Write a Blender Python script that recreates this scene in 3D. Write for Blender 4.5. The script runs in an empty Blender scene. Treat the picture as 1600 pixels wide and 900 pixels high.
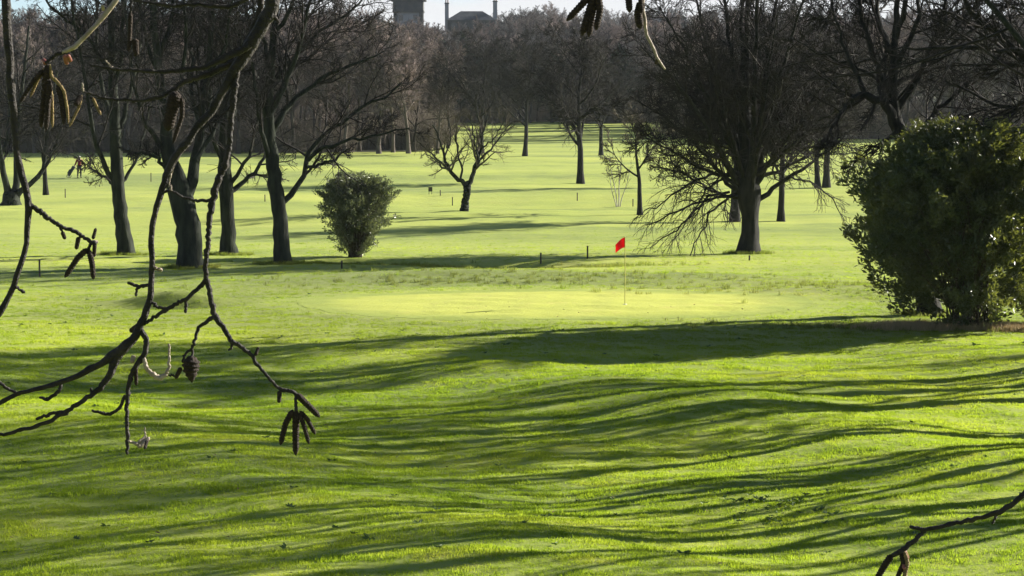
import bpy, bmesh, math
import numpy as np
from mathutils import Vector, Matrix

# ------------------------------------------------------------------ scene, camera, light
S = bpy.context.scene
COL = S.collection
rng = np.random.default_rng(11)
F_PX = 4000.0                       # focal length in photo pixels (photo 1600 x 900)
CAM = np.array([0.0, 0.0, 6.6])
PITCH = math.atan((450 - 146) / F_PX)
cd = bpy.data.cameras.new('camera'); cam = bpy.data.objects.new('camera', cd); COL.objects.link(cam)
cd.sensor_width = 36; cd.lens = 36 * F_PX / 1600; cd.clip_start = 0.05; cd.clip_end = 20000
cam.location = CAM; cam.rotation_euler = (math.pi / 2 - PITCH, 0, 0); S.camera = cam

SUN_EL, SUN_AZ = math.radians(21), math.radians(62)
TO_SUN = Vector((math.sin(SUN_AZ) * math.cos(SUN_EL), math.cos(SUN_AZ) * math.cos(SUN_EL), math.sin(SUN_EL)))
sl = bpy.data.lights.new('sun', 'SUN'); sun = bpy.data.objects.new('sun', sl); COL.objects.link(sun)
sl.energy = 5.0; sl.angle = math.radians(0.5); sl.color = (1.0, 0.94, 0.82)
sun.rotation_euler = TO_SUN.to_track_quat('Z', 'Y').to_euler(); sun.location = (40, 40, 60)
wd = bpy.data.worlds.new('World'); S.world = wd; wd.use_nodes = True
wn, wl = wd.node_tree.nodes, wd.node_tree.links
sky = wn.new('ShaderNodeTexSky'); sky.sky_type = 'NISHITA'; sky.sun_disc = False
sky.air_density = .55; sky.dust_density = .15; sky.ozone_density = 1.5; sky.sun_elevation = SUN_EL; sky.sun_rotation = SUN_AZ
wtc = wn.new('ShaderNodeTexCoord'); wmp = wn.new('ShaderNodeMapping'); wmp.inputs['Scale'].default_value = (1, 1, 4.5); wl.new(wtc.outputs['Generated'], wmp.inputs[0])
wnz = wn.new('ShaderNodeTexNoise'); wnz.inputs['Scale'].default_value = 5; wnz.inputs['Detail'].default_value = 7; wl.new(wmp.outputs[0], wnz.inputs[0])
wrp = wn.new('ShaderNodeValToRGB'); wrp.color_ramp.elements[0].position = .43; wrp.color_ramp.elements[1].position = .55; wl.new(wnz.outputs[0], wrp.inputs[0])
wmx = wn.new('ShaderNodeMix'); wmx.data_type = 'RGBA'; 
wsx = wn.new('ShaderNodeSeparateXYZ'); wl.new(wtc.outputs['Generated'], wsx.inputs[0])      # clouds thin out towards the zenith
wmr = wn.new('ShaderNodeMapRange'); wmr.interpolation_type = 'SMOOTHSTEP'; wmr.inputs[1].default_value = .05; wmr.inputs[2].default_value = .22; wmr.inputs[3].default_value = 1; wmr.inputs[4].default_value = .06
wl.new(wsx.outputs[2], wmr.inputs[0]); wmu = wn.new('ShaderNodeMath'); wmu.operation = 'MULTIPLY'; wl.new(wrp.outputs[0], wmu.inputs[0]); wl.new(wmr.outputs[0], wmu.inputs[1])
wl.new(wmu.outputs[0], wmx.inputs[0]); wl.new(sky.outputs[0], wmx.inputs[6]); wmx.inputs[7].default_value = (5.9, 5.95, 6.2, 1)
wl.new(wmx.outputs[2], wn['Background'].inputs[0]); wn['Background'].inputs[1].default_value = 0.05
S.view_settings.view_transform = 'Standard'; S.view_settings.look = 'None'
S.view_settings.exposure = 1.5; S.view_settings.gamma = 1
S.cycles.max_bounces = 6; S.cycles.transparent_max_bounces = 4; S.cycles.volume_bounces = 1
S.cycles.volume_step_rate = 4; S.cycles.volume_max_steps = 64

# ------------------------------------------------------------------ projection helpers
FWD = np.array([0, math.cos(PITCH), -math.sin(PITCH)]); UPV = np.array([0, math.sin(PITCH), math.cos(PITCH)])
def ray(px, py):
    return FWD + np.array([1.0, 0, 0]) * (px - 800) / F_PX + UPV * (450 - py) / F_PX
def W(px, py, Y):                    # the point seen at a photo pixel, at distance Y ahead
    d = ray(px, py); return CAM + d * (Y / d[1])

def ss(a, b, t):
    t = np.clip((t - a) / (b - a), 0, 1); return t * t * (3 - 2 * t)
def gauss(x, y, cx, cy, sx, sy):
    return np.exp(-((x - cx) / sx) ** 2 - ((y - cy) / sy) ** 2)
_wr = np.random.default_rng(99)
_WV = [(np.array([math.cos(q), math.sin(q)]) * 2 * math.pi, p, s) for q, p, s in zip(_wr.uniform(0, 3.14159, 14), _wr.uniform(0, 6.28, 14), _wr.uniform(.65, 1.5, 14))]
def vn(x, y, wl):                    # smooth pseudo-noise, about -1..1
    z = 0.
    for d, p, s in _WV: z = z + np.sin((d[0] * x + d[1] * y) / (wl * s) + p + wl * 7)
    return z / 4.
def H(x, y):                         # height of the golf course
    x = np.asarray(x, float); y = np.asarray(y, float)
    z = 4.95 * (1 - ss(2, 30, y))
    fg = ss(22, 36, y) * (1 - ss(56, 68, y))
    z = z + fg * (0.15 * np.sin(.42 * x + .21 * y + 1) + .10 * np.sin(.23 * x - .37 * y + 2.2) + .05 * np.sin(.9 * x + .55 * y) + .035 * np.sin(1.3 * x - .8 * y + .5))
    z = z + fg * (.010 * vn(x, y, 1.1) + .017 * vn(x, y, 2.6)) + .02 * ss(60, 72, y) * (1 - ss(100, 130, y)) * vn(x, y, 1.7)
    z = z + .24 * ss(54.5, 67.5, y + .12 * x) * (1 - ss(96, 115, y))
    z = z + .22 * gauss(x, y, 1, 76, 9, 8)
    z = z + .34 * gauss(x, y, -1.8, 87, 6.0, 2.4) + .2 * gauss(x, y, 7, 86, 5, 3)
    z = z - .45 * gauss(x, y, .3, 95.5, 2.7, 1.2) - .2 * gauss(x, y, -5.5, 97, 2.0, 1.0)
    z = z + .35 * gauss(x, y, -10.3, 77.3, 1.6, .55) - .25 * gauss(x, y, -10.6, 76, 1.9, .7)
    z = z + .30 * gauss(x, y, 11.3, 80, 3.5, 3)
    mid = ss(105, 125, y) * (1 - ss(240, 285, y))
    z = z + mid * (.17 * np.sin(y / 6.5 + x / 28) + .12 * np.sin(y / 3.7 - x / 40 + 1) + .06 * np.sin(x / 5 + y / 9) + .05 * vn(x, y, 4))
    z = z + np.interp(y, [250, 290, 330, 400, 500, 700, 900, 1600, 3000, 6000], [0, .15, .55, 1.75, 5, 14, 22, 30, 40, 46])
    return z
def G(px, py, y0=20.0, y1=520.0):    # where the sight line through a photo pixel meets the ground
    d = ray(px, py); d = d / d[1]
    ys = np.linspace(y0, y1, 20000)
    p = CAM[None] + d[None] * ys[:, None]
    i = int(np.argmax(p[:, 2] <= H(p[:, 0], p[:, 1])))
    x, y = p[i, 0], p[i, 1]
    return np.array([x, y, float(H(x, y))])

# ------------------------------------------------------------------ materials
def mat(name, base, rough=.85, noise=None, scale=8., bump=0., bscale=30., spec=.3, trans=None, coords='Object', stretch=None, sheen=0):
    m = bpy.data.materials.new(name); m.use_nodes = True; n, l = m.node_tree.nodes, m.node_tree.links
    b = n['Principled BSDF']; b.inputs['Roughness'].default_value = rough; b.inputs['Base Color'].default_value = (*base, 1)
    b.inputs['Specular IOR Level'].default_value = spec
    tc = n.new('ShaderNodeTexCoord'); vec = tc.outputs[coords]
    if stretch:
        mp = n.new('ShaderNodeMapping'); mp.inputs['Scale'].default_value = stretch; l.new(vec, mp.inputs[0]); vec = mp.outputs[0]
    if noise:
        tx = n.new('ShaderNodeTexNoise'); tx.inputs['Scale'].default_value = scale; tx.inputs['Detail'].default_value = 6
        l.new(vec, tx.inputs[0])
        r = n.new('ShaderNodeValToRGB'); r.color_ramp.elements[0].position = .35; r.color_ramp.elements[1].position = .65
        r.color_ramp.elements[0].color = (*base, 1); r.color_ramp.elements[1].color = (*noise, 1)
        l.new(tx.outputs[0], r.inputs[0]); l.new(r.outputs[0], b.inputs['Base Color'])
        col = r.outputs[0]
    else: col = None
    if bump:
        t2 = n.new('ShaderNodeTexNoise'); t2.inputs['Scale'].default_value = bscale; t2.inputs['Detail'].default_value = 5
        l.new(vec, t2.inputs[0]); bp = n.new('ShaderNodeBump'); bp.inputs['Strength'].default_value = bump; bp.inputs['Distance'].default_value = .05
        l.new(t2.outputs[0], bp.inputs['Height']); l.new(bp.outputs[0], b.inputs['Normal'])
    if sheen:
        b.inputs['Sheen Weight'].default_value = sheen; b.inputs['Sheen Roughness'].default_value = .5
    if trans:
        t = n.new('ShaderNodeBsdfTranslucent'); t.inputs[0].default_value = (*trans, 1)
        mx = n.new('ShaderNodeAddShader'); l.new(b.outputs[0], mx.inputs[0]); l.new(t.outputs[0], mx.inputs[1])
        l.new(mx.outputs[0], n['Material Output'].inputs[0])
    return m

def grass_mat(name, cols, blades=False, bands=False, sheen=.0, sheen_tint=(1, 1, .6)):
    """cols: dull, mid, bright; world-space noise picks between them."""
    m = bpy.data.materials.new(name); m.use_nodes = True; n, l = m.node_tree.nodes, m.node_tree.links
    b = n['Principled BSDF']; b.inputs['Roughness'].default_value = .8; b.inputs['Specular IOR Level'].default_value = .15
    geo = n.new('ShaderNodeNewGeometry'); pos = geo.outputs['Position']
    def noise(scale, detail, sc=(1, 1, 1), rough=.6):
        mp = n.new('ShaderNodeMapping'); mp.inputs['Scale'].default_value = sc; l.new(pos, mp.inputs[0])
        t = n.new('ShaderNodeTexNoise'); t.inputs['Scale'].default_value = scale; t.inputs['Detail'].default_value = detail
        t.inputs['Roughness'].default_value = rough; l.new(mp.outputs[0], t.inputs[0]); return t.outputs[0]
    def math_(op, a, c):
        k = n.new('ShaderNodeMath'); k.operation = op
        for i, v in enumerate((a, c)):
            if isinstance(v, (int, float)): k.inputs[i].default_value = v
            else: l.new(v, k.inputs[i])
        return k.outputs[0]
    big = noise(.10, 5, (.7, 1, 0)); mid = noise(.9, 5, (.8, 1, 0), .7); fine = noise(7, 4, (1, 1, 0), .7)
    f = math_('ADD', math_('ADD', math_('MULTIPLY', big, .5), math_('MULTIPLY', mid, .32)), math_('MULTIPLY', fine, .18))
    if bands:                        # mowing and growth bands that run across the fairways
        bd = noise(.06, 4, (.35, 1.6, 0), .55); f = math_('ADD', math_('MULTIPLY', f, .55), math_('MULTIPLY', bd, .45))
    r = n.new('ShaderNodeValToRGB'); e = r.color_ramp.elements
    e[0].position = .41; e[0].color = (*cols[0], 1); e[1].position = .60; e[1].color = (*cols[2], 1)
    k = e.new(.5); k.color = (*cols[1], 1); l.new(f, r.inputs[0]); col = r.outputs[0]
    sp = noise(3.2, 3, (1, 1, 0), .75)     # sparse dark weeds and worm casts
    r2 = n.new('ShaderNodeValToRGB'); r2.color_ramp.elements[0].position = .66; r2.color_ramp.elements[1].position = .75
    l.new(sp, r2.inputs[0])
    mx = n.new('ShaderNodeMix'); mx.data_type = 'RGBA'; mx.inputs[7].default_value = (cols[0][0] * .55, cols[0][1] * .6, cols[0][2] * .7, 1)
    l.new(r2.outputs[0], mx.inputs[0]); l.new(col, mx.inputs[6]); col = mx.outputs[2]
    st = noise(.45, 6, (.8, 1, 0), .8); r3 = n.new('ShaderNodeValToRGB'); r3.color_ramp.elements[0].position = .56; r3.color_ramp.elements[1].position = .72; r3.color_ramp.elements[1].color = (.7, .7, .7, 1)
    l.new(st, r3.inputs[0]); mx = n.new('ShaderNodeMix'); mx.data_type = 'RGBA'; mx.inputs[7].default_value = (cols[1][0] * 1.12, cols[1][1] * .86, cols[1][2] * 1.9, 1)
    l.new(r3.outputs[0], mx.inputs[0]); l.new(col, mx.inputs[6]); col = mx.outputs[2]
    if name != 'mown_green':             # duller semi-rough left unmown in a ring round the green
        sx = n.new('ShaderNodeSeparateXYZ'); l.new(pos, sx.inputs[0])
        ex = math_('MULTIPLY', math_('SUBTRACT', sx.outputs[0], 1.8), 1 / 8.0); ey = math_('MULTIPLY', math_('SUBTRACT', sx.outputs[1], 75.9), 1 / 6.0)
        rr = math_('ADD', math_('SQRT', math_('ADD', math_('MULTIPLY', ex, ex), math_('MULTIPLY', ey, ey)), 0.), math_('MULTIPLY', math_('SUBTRACT', big, .5), 1.1))
        def mr(a0, a1, b0, b1):
            q = n.new('ShaderNodeMapRange'); q.interpolation_type = 'SMOOTHSTEP'; q.inputs[1].default_value = a0; q.inputs[2].default_value = a1; q.inputs[3].default_value = b0; q.inputs[4].default_value = b1
            l.new(rr, q.inputs[0]); return q.outputs[0]
        rk = math_('MULTIPLY', math_('MULTIPLY', mr(.95, 1.2, 0, 1), mr(1.7, 2.4, 1, 0)), math_('ADD', math_('MULTIPLY', fine, .8), .3))
        mx = n.new('ShaderNodeMix'); mx.data_type = 'RGBA'; mx.inputs[7].default_value = (cols[0][0] * 1.15, cols[0][1] * 1.0, cols[0][2] * 1.8, 1)
        l.new(rk, mx.inputs[0]); l.new(col, mx.inputs[6]); col = mx.outputs[2]
    l.new(col, b.inputs['Base Color'])
    if sheen:
        b.inputs['Sheen Weight'].default_value = sheen; b.inputs['Sheen Roughness'].default_value = .45
        b.inputs['Sheen Tint'].default_value = (*sheen_tint, 1)
    if blades:
        t = n.new('ShaderNodeBsdfTranslucent'); l.new(col, t.inputs[0])
        ms = n.new('ShaderNodeMixShader'); ms.inputs[0].default_value = .68
        l.new(b.outputs[0], ms.inputs[1]); l.new(t.outputs[0], ms.inputs[2]); l.new(ms.outputs[0], n['Material Output'].inputs[0])
    else:
        bn = noise(2.2, 8, (1, 1, 0), .75); bp = n.new('ShaderNodeBump'); bp.inputs['Strength'].default_value = .55; bp.inputs['Distance'].default_value = .12
        l.new(bn, bp.inputs['Height']); l.new(bp.outputs[0], b.inputs['Normal'])
    return m

M = {}
M['turf'] = grass_mat('turf', [(.13, .19, .020), (.25, .315, .030), (.36, .405, .050)], bands=True, sheen=.12)
M['green'] = grass_mat('mown_green', [(.40, .44, .050), (.43, .465, .058), (.46, .485, .066)], sheen=.12)
M['blade'] = grass_mat('grass_blade', [(.185, .285, .016), (.31, .41, .024), (.44, .51, .042)], blades=True)
M['rough'] = grass_mat('rough_grass_blade', [(.14, .18, .025), (.2, .25, .035), (.3, .3, .07)], blades=True)
M['litter'] = mat('leaf_litter', (.055, .042, .028), .95, (.06, .075, .025), .25, .6, 1.5)
M['brush'] = mat('brushwood', (.09, .075, .06), .95, (.17, .14, .105), .3)
M['straw'] = mat('dry_straw', (.30, .22, .11), .9, (.42, .34, .2), 6, trans=(.08, .06, .03))
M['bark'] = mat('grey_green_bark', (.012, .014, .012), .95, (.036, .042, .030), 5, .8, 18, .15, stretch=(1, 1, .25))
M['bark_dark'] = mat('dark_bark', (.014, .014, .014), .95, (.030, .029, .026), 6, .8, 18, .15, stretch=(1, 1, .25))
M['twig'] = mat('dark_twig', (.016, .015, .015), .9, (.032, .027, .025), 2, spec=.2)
M['twig_grey'] = mat('grey_twig', (.05, .045, .035), .9, (.10, .085, .06), 2, spec=.2)
M['wood_bark'] = mat('far_bark', (.060, .050, .044), .95, (.10, .085, .075), .6, spec=.1)
M['wood_twig'] = mat('far_brown_twig', (.075, .062, .060), .95, (.165, .130, .118), .35, spec=.1)
M['wood_twig_b'] = mat('far_grey_twig', (.045, .045, .048), .95, (.10, .088, .086), .35, spec=.1)
for k_ in ('wood_bark', 'wood_twig', 'wood_twig_b'):     # no two trees of a wood have quite the same bark
    n_, l_ = M[k_].node_tree.nodes, M[k_].node_tree.links; oi = n_.new('ShaderNodeObjectInfo'); hs_ = n_.new('ShaderNodeHueSaturation'); mr_ = n_.new('ShaderNodeMapRange')
    mr_.inputs[3].default_value = .45; mr_.inputs[4].default_value = 1.75; l_.new(oi.outputs['Random'], mr_.inputs[0]); l_.new(mr_.outputs[0], hs_.inputs['Value'])
    src = n_['Principled BSDF'].inputs['Base Color'].links[0].from_socket; l_.new(src, hs_.inputs['Color']); l_.new(hs_.outputs[0], n_['Principled BSDF'].inputs['Base Color'])
M['birch'] = mat('pale_birch_bark', (.45, .42, .38), .8, (.25, .22, .2), 3)
M['leaf'] = mat('evergreen_leaf', (.014, .032, .014), .45, (.045, .052, .018), 1.0, spec=.45, trans=(.06, .066, .010))
M['conifer'] = mat('dark_evergreen_needles', (.014, .024, .018), .7, (.03, .042, .028), .5, spec=.2)
M['leaf_light'] = mat('sun_glint_leaf', (.030, .044, .022), .28, (.15, .158, .10), 2.5, spec=.5, trans=(.06, .07, .025))  # pale flecks in the leaf colour stand for sun glints on the bush
M['stem'] = mat('bush_stem', (.05, .04, .03), .9, (.09, .07, .05), 8)
M['near_bark'] = mat('branch_bark', (.015, .0125, .012), .75, (.040, .033, .028), 45, .5, 160, .3)
M['near_pale'] = mat('sunlit_twig_bark', (.20, .155, .11), .6, (.34, .28, .21), 60, .3, 200, .35)  # sunlit tan put into the twig colour, far paler than the branch bark
M['catkin'] = mat('brown_catkin', (.022, .015, .012), .8, (.052, .035, .024), 220, .6, 500, .25)
M['catkin_pale'] = mat('golden_catkin', (.32, .24, .10), .8, (.2, .13, .06), 220, .6, 500, .25)
M['bud'] = mat('red_bud', (.16, .045, .035), .5, (.25, .10, .07), 150)
M['post'] = mat('weathered_post', (.05, .042, .032), .9, (.09, .08, .06), 20)
M['pole'] = mat('painted_flagstick', (.50, .46, .12), .5, (.42, .40, .12), 8)
M['flag'] = mat('red_flag_cloth', (.62, .012, .025), .8, (.5, .008, .02), 14, trans=(.35, .006, .015))
M['white'] = mat('white_paint', (.75, .75, .72), .6, (.65, .65, .62), 3)
M['stone_dark'] = mat('dark_stone', (.055, .06, .062), .9, (.085, .088, .085), .8, .3, 2)
M['stone_pale'] = mat('pale_render_wall', (.26, .27, .28), .9, (.34, .34, .34), .5, .2, 2)
M['slate'] = mat('slate_roof', (.045, .05, .06), .7, (.075, .08, .09), 1.2, .3, 3)
M['brick'] = mat('red_brown_wall', (.13, .075, .06), .9, (.18, .11, .09), 1.5, .3, 4)
M['pot'] = mat('clay_pot', (.22, .11, .07), .8, (.28, .15, .1), 3)
M['glass'] = mat('window_glass', (.03, .035, .04), .08, spec=.6)
M['skin'] = mat('skin', (.45, .27, .20), .6, (.5, .31, .24), 12)
M['red_cloth'] = mat('dark_red_jacket', (.18, .015, .022), .9, (.13, .01, .016), 12)
M['dark_cloth'] = mat('dark_trousers', (.02, .022, .03), .9, (.03, .032, .04), 12)
M['cap'] = mat('pale_cap', (.6, .57, .5), .8, (.5, .47, .4), 12)
M['hair'] = mat('grey_hair', (.22, .2, .18), .8)
M['bag'] = mat('navy_bag', (.018, .024, .036), .6, (.035, .045, .06), 8)
M['rubber'] = mat('black_rubber', (.015, .015, .015), .8)
M['metal'] = mat('grey_metal', (.4, .4, .4), .35, spec=.6)

# ------------------------------------------------------------------ mesh helpers
def link(name, me, m, parent=None, loc=None):
    o = bpy.data.objects.new(name, me); COL.objects.link(o)
    if m is not None and not me.materials: me.materials.append(m)
    if parent is not None: o.parent = parent
    if loc is not None: o.location = loc
    return o
def thing(name, label, cat, loc=(0, 0, 0), group=None, rz=0.):
    o = bpy.data.objects.new(name, None); COL.objects.link(o); o.location = loc; o.rotation_euler = (0, 0, rz)
    o.empty_display_size = .3; tag(o, label, cat, group); return o
def tag(o, label, cat, group=None):
    o['label'] = label; o['category'] = cat
    if group: o['group'] = group
def np_mesh(name, V, Q=None, T=None, smooth=True):
    me = bpy.data.meshes.new(name); V = np.asarray(V, np.float32)
    nq = 0 if Q is None else len(Q); nt = 0 if T is None else len(T)
    me.vertices.add(len(V)); me.vertices.foreach_set('co', V.ravel())
    loops = []; 
    if nq: loops.append(np.asarray(Q, np.int32).ravel())
    if nt: loops.append(np.asarray(T, np.int32).ravel())
    if loops:
        lp = np.concatenate(loops); me.loops.add(len(lp)); me.loops.foreach_set('vertex_index', lp)
        me.polygons.add(nq + nt)
        st = np.concatenate([np.arange(nq) * 4, nq * 4 + np.arange(nt) * 3]).astype(np.int32)
        me.polygons.foreach_set('loop_start', st)
        me.polygons.foreach_set('use_smooth', np.full(nq + nt, smooth))
    me.update(calc_edges=True); me.validate(); return me
def norm(v): return v / np.maximum(np.linalg.norm(v, axis=-1, keepdims=True), 1e-9)

class Tubes:                          # collects batches of tapering tubes, all joined in one mesh
    def __init__(s): s.V = []; s.Q = []; s.n = 0
    def add(s, P, R, k, rough=0., r=None):
        P = np.asarray(P, float); R = np.asarray(R, float)
        if P.ndim == 2: P = P[None]; R = R[None]
        B, N, _ = P.shape
        t = norm(np.gradient(P, axis=1)); mt = np.abs(norm(P[:, -1] - P[:, 0]))
        ref = np.eye(3)[np.argmin(mt, axis=1)][:, None, :]
        u = norm(np.cross(t, ref)); v = np.cross(t, u)
        a = np.arange(k) * 2 * math.pi / k
        RR = np.repeat(R[:, :, None], k, 2)
        if rough: RR = RR * (1 + r.normal(0, rough, RR.shape) + rough * 1.6 * np.sin(a * 5 + r.uniform(0, 6))[None, None] + rough * np.sin(a * 8 + 2)[None, None])
        vv = P[:, :, None] + RR[..., None] * (np.cos(a)[None, None, :, None] * u[:, :, None] + np.sin(a)[None, None, :, None] * v[:, :, None])
        base = s.n + (np.arange(B)[:, None, None] * N + np.arange(N - 1)[None, :, None]) * k
        j = np.arange(k)[None, None]; j2 = (np.arange(k)[None, None] + 1) % k
        q = np.stack([base + j, base + j2, base + k + j2, base + k + j], -1).reshape(-1, 4)
        s.V.append(vv.reshape(-1, 3)); s.Q.append(q); s.n += B * N * k
        return s
    def mesh(s, name, origin=None):
        V = np.concatenate(s.V); Q = np.concatenate(s.Q)
        if origin is not None: V = V - np.asarray(origin)[None]
        return np_mesh(name, V, Q)

def resample(P, n, jit=0., r=None):
    P = np.asarray(P, float); d = np.r_[0, np.cumsum(np.linalg.norm(np.diff(P, axis=0), axis=1))]; t = np.linspace(0, d[-1], n)
    # Catmull-like smoothing: dense linear, then box filter with fixed ends
    m = max(n * 6, 60); tt = np.linspace(0, d[-1], m); Q = np.stack([np.interp(tt, d, P[:, i]) for i in range(P.shape[1])], 1)
    w = max(3, m // (len(P) * 2) | 1); pad = np.concatenate([np.repeat(Q[:1], w // 2, 0), Q, np.repeat(Q[-1:], w // 2, 0)])
    Qs = np.stack([np.convolve(pad[:, i], np.ones(w) / w, 'valid') for i in range(P.shape[1])], 1); Qs[0] = Q[0]; Qs[-1] = Q[-1]
    R = np.stack([np.interp(t, tt, Qs[:, i]) for i in range(P.shape[1])], 1)
    if jit: R[1:-1, :3] += (r or rng).normal(0, jit, (n - 2, 3))
    return R

def grow(p0, d0, L, r0, r1, n, wig, up, r):
    B = len(p0); P = np.empty((B, n + 1, 3)); P[:, 0] = p0; d = norm(d0)
    upv = np.zeros((B, 3)); upv[:, 2] = up
    for i in range(n):
        d = norm(d + r.normal(0, wig, (B, 3)) + upv); P[:, i + 1] = P[:, i] + d * (L / n)[:, None]
    t = np.linspace(0, 1, n + 1)[None]
    return P, r0[:, None] * (1 - t) + r1[:, None] * t
def spawn(P, R, L, n, t0, t1, ang, sd, lr, rr, rmin, r, taper=.7):
    B, N, _ = P.shape; idx = np.repeat(np.arange(B), n)
    t = t0 + (t1 - t0) * ((np.tile(np.arange(n), B) + r.random(B * n)) / n)
    f = t * (N - 1); i = np.clip(f.astype(int), 0, N - 2); w = (f - i)[:, None]
    pos = P[idx, i] * (1 - w) + P[idx, i + 1] * w; tan = norm(P[idx, i + 1] - P[idx, i])
    rad = R[idx, i] * (1 - w[:, 0]) + R[idx, i + 1] * w[:, 0]
    rv = r.normal(0, 1, (B * n, 3)); perp = norm(rv - (rv * tan).sum(1, keepdims=True) * tan)
    a = np.radians(np.clip(r.normal(ang, sd, B * n), 8, 100))[:, None]
    return pos, np.cos(a) * tan + np.sin(a) * perp, L[idx] * lr * (1.15 - taper * t) * r.uniform(.65, 1.35, B * n), np.maximum(rad * rr, rmin)

def twigs(tub, P, R, L, levels, r):
    """levels: (n, t0, angle, length ratio, radius ratio, min radius, segs, wiggle, up, sides)"""
    for n, t0, ang, lr, rr, rmin, segs, wig, up, k in levels:
        p, d, L2, r0 = spawn(P, R, L, n, t0, 1.0, ang, 13, lr, rr, rmin, r)
        P, R = grow(p, d, L2, r0, np.maximum(r0 * .35, rmin * .6), segs, wig, up, r); L = L2
        tub.add(P, R, k)
    return P, R, L

# ------------------------------------------------------------------ ground
def axis_rows():
    a = [np.arange(-60, 30, 2.), np.arange(30, 70, .22), np.arange(70, 112, .28), np.arange(112, 300, 1.1)]
    y = 300.
    g = []
    while y < 4500: g.append(y); y *= 1.035
    return np.concatenate(a + [np.array(g)])
ys = axis_rows(); u = np.linspace(-1, 1, 291); gu = .3 * u + .7 * u ** 3
X = (60 + .5 * np.abs(ys))[:, None] * gu[None]; Yg = np.repeat(ys[:, None], len(u), 1); Z = H(X, Yg)
nr, nc = X.shape; ii = np.arange(nr * nc).reshape(nr, nc)
Qg = np.stack([ii[:-1, :-1], ii[:-1, 1:], ii[1:, 1:], ii[1:, :-1]], -1).reshape(-1, 4)
ground = link('ground', np_mesh('ground', np.stack([X, Yg, Z], -1).reshape(-1, 3), Qg), M['turf']); ground['kind'] = 'structure'

def green_out(a):                     # outline of the putting green
    return 1.3 + 7.6 * np.cos(a) * (1 + .06 * np.sin(3 * a)), 75.6 + 5.6 * np.sin(a) * (1 + .08 * np.sin(2 * a + 1))
a = np.linspace(0, 2 * math.pi, 97)[:-1]; ox, oy = green_out(a); V = []; Q = []; NR = 24
for k in range(NR + 1):
    f = max(k / NR, .01); V.append(np.stack([1.3 + (ox - 1.3) * f, 75.6 + (oy - 75.6) * f], 1))
V = np.concatenate(V); V = np.c_[V, H(V[:, 0], V[:, 1]) + .006]
for k in range(NR):
    i0 = k * 96 + np.arange(96); i1 = k * 96 + (np.arange(96) + 1) % 96; Q.append(np.stack([i0, i0 + 96, i1 + 96, i1], 1))
pg = link('putting_green', np_mesh('putting_green', V, np.concatenate(Q)), M['green']); pg['kind'] = 'structure'
at = pg.data.attributes.new('collar', 'FLOAT', 'POINT'); at.data.foreach_set('value', np.repeat(np.clip((np.arange(NR + 1) / NR - .72) / .28, 0, 1), 96).astype(np.float32))
n_, l_ = M['green'].node_tree.nodes, M['green'].node_tree.links; an_ = n_.new('ShaderNodeAttribute'); an_.attribute_name = 'collar'      # mown collar: grass grows longer and duller outwards
b_ = n_['Principled BSDF']; src = b_.inputs['Base Color'].links[0].from_socket; cx_ = n_.new('ShaderNodeMix'); cx_.data_type = 'RGBA'
nz_ = n_.new('ShaderNodeTexNoise'); nz_.inputs['Scale'].default_value = .8; nz_.inputs['Detail'].default_value = 5; tc_ = n_.new('ShaderNodeTexCoord'); l_.new(tc_.outputs['Object'], nz_.inputs[0])
m1 = n_.new('ShaderNodeMath'); m1.operation = 'ADD'; l_.new(an_.outputs['Fac'], m1.inputs[0]); l_.new(nz_.outputs[0], m1.inputs[1])
m2 = n_.new('ShaderNodeMapRange'); m2.inputs[1].default_value = .55; m2.inputs[2].default_value = 1.35; l_.new(m1.outputs[0], m2.inputs[0])
l_.new(m2.outputs[0], cx_.inputs[0]); l_.new(src, cx_.inputs[6]); cx_.inputs[7].default_value = (.24, .305, .03, 1); l_.new(cx_.outputs[2], b_.inputs['Base Color'])

# grass blades, instanced as one mass
def tuft(seed, nb, rad, h0, h1, w, m, name):
    r = np.random.default_rng(seed); V = []; Q = []; T = []
    for b in range(nb):
        aa, q = r.uniform(0, 6.28), rad * math.sqrt(r.random()); c = np.array([q * math.cos(aa), q * math.sin(aa), -.005])
        h = r.uniform(h0, h1); fa = r.uniform(0, 6.28); s = np.array([math.cos(fa), math.sin(fa), 0]) * w * r.uniform(.7, 1.3)
        la = r.uniform(0, 6.28); ln = np.array([math.cos(la), math.sin(la), 0]) * h * r.uniform(.1, .8)
        i = len(V); V += [c - s, c + s, c + ln * .45 + s * .75 + [0, 0, h * .6], c + ln * .45 - s * .75 + [0, 0, h * .6], c + ln + [0, 0, h]]
        Q.append([i, i + 1, i + 2, i + 3]); T.append([i + 3, i + 2, i + 4])
    me = np_mesh(name, V, Q, T); me.materials.append(m); return bpy.data.objects.new(name, me)
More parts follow.
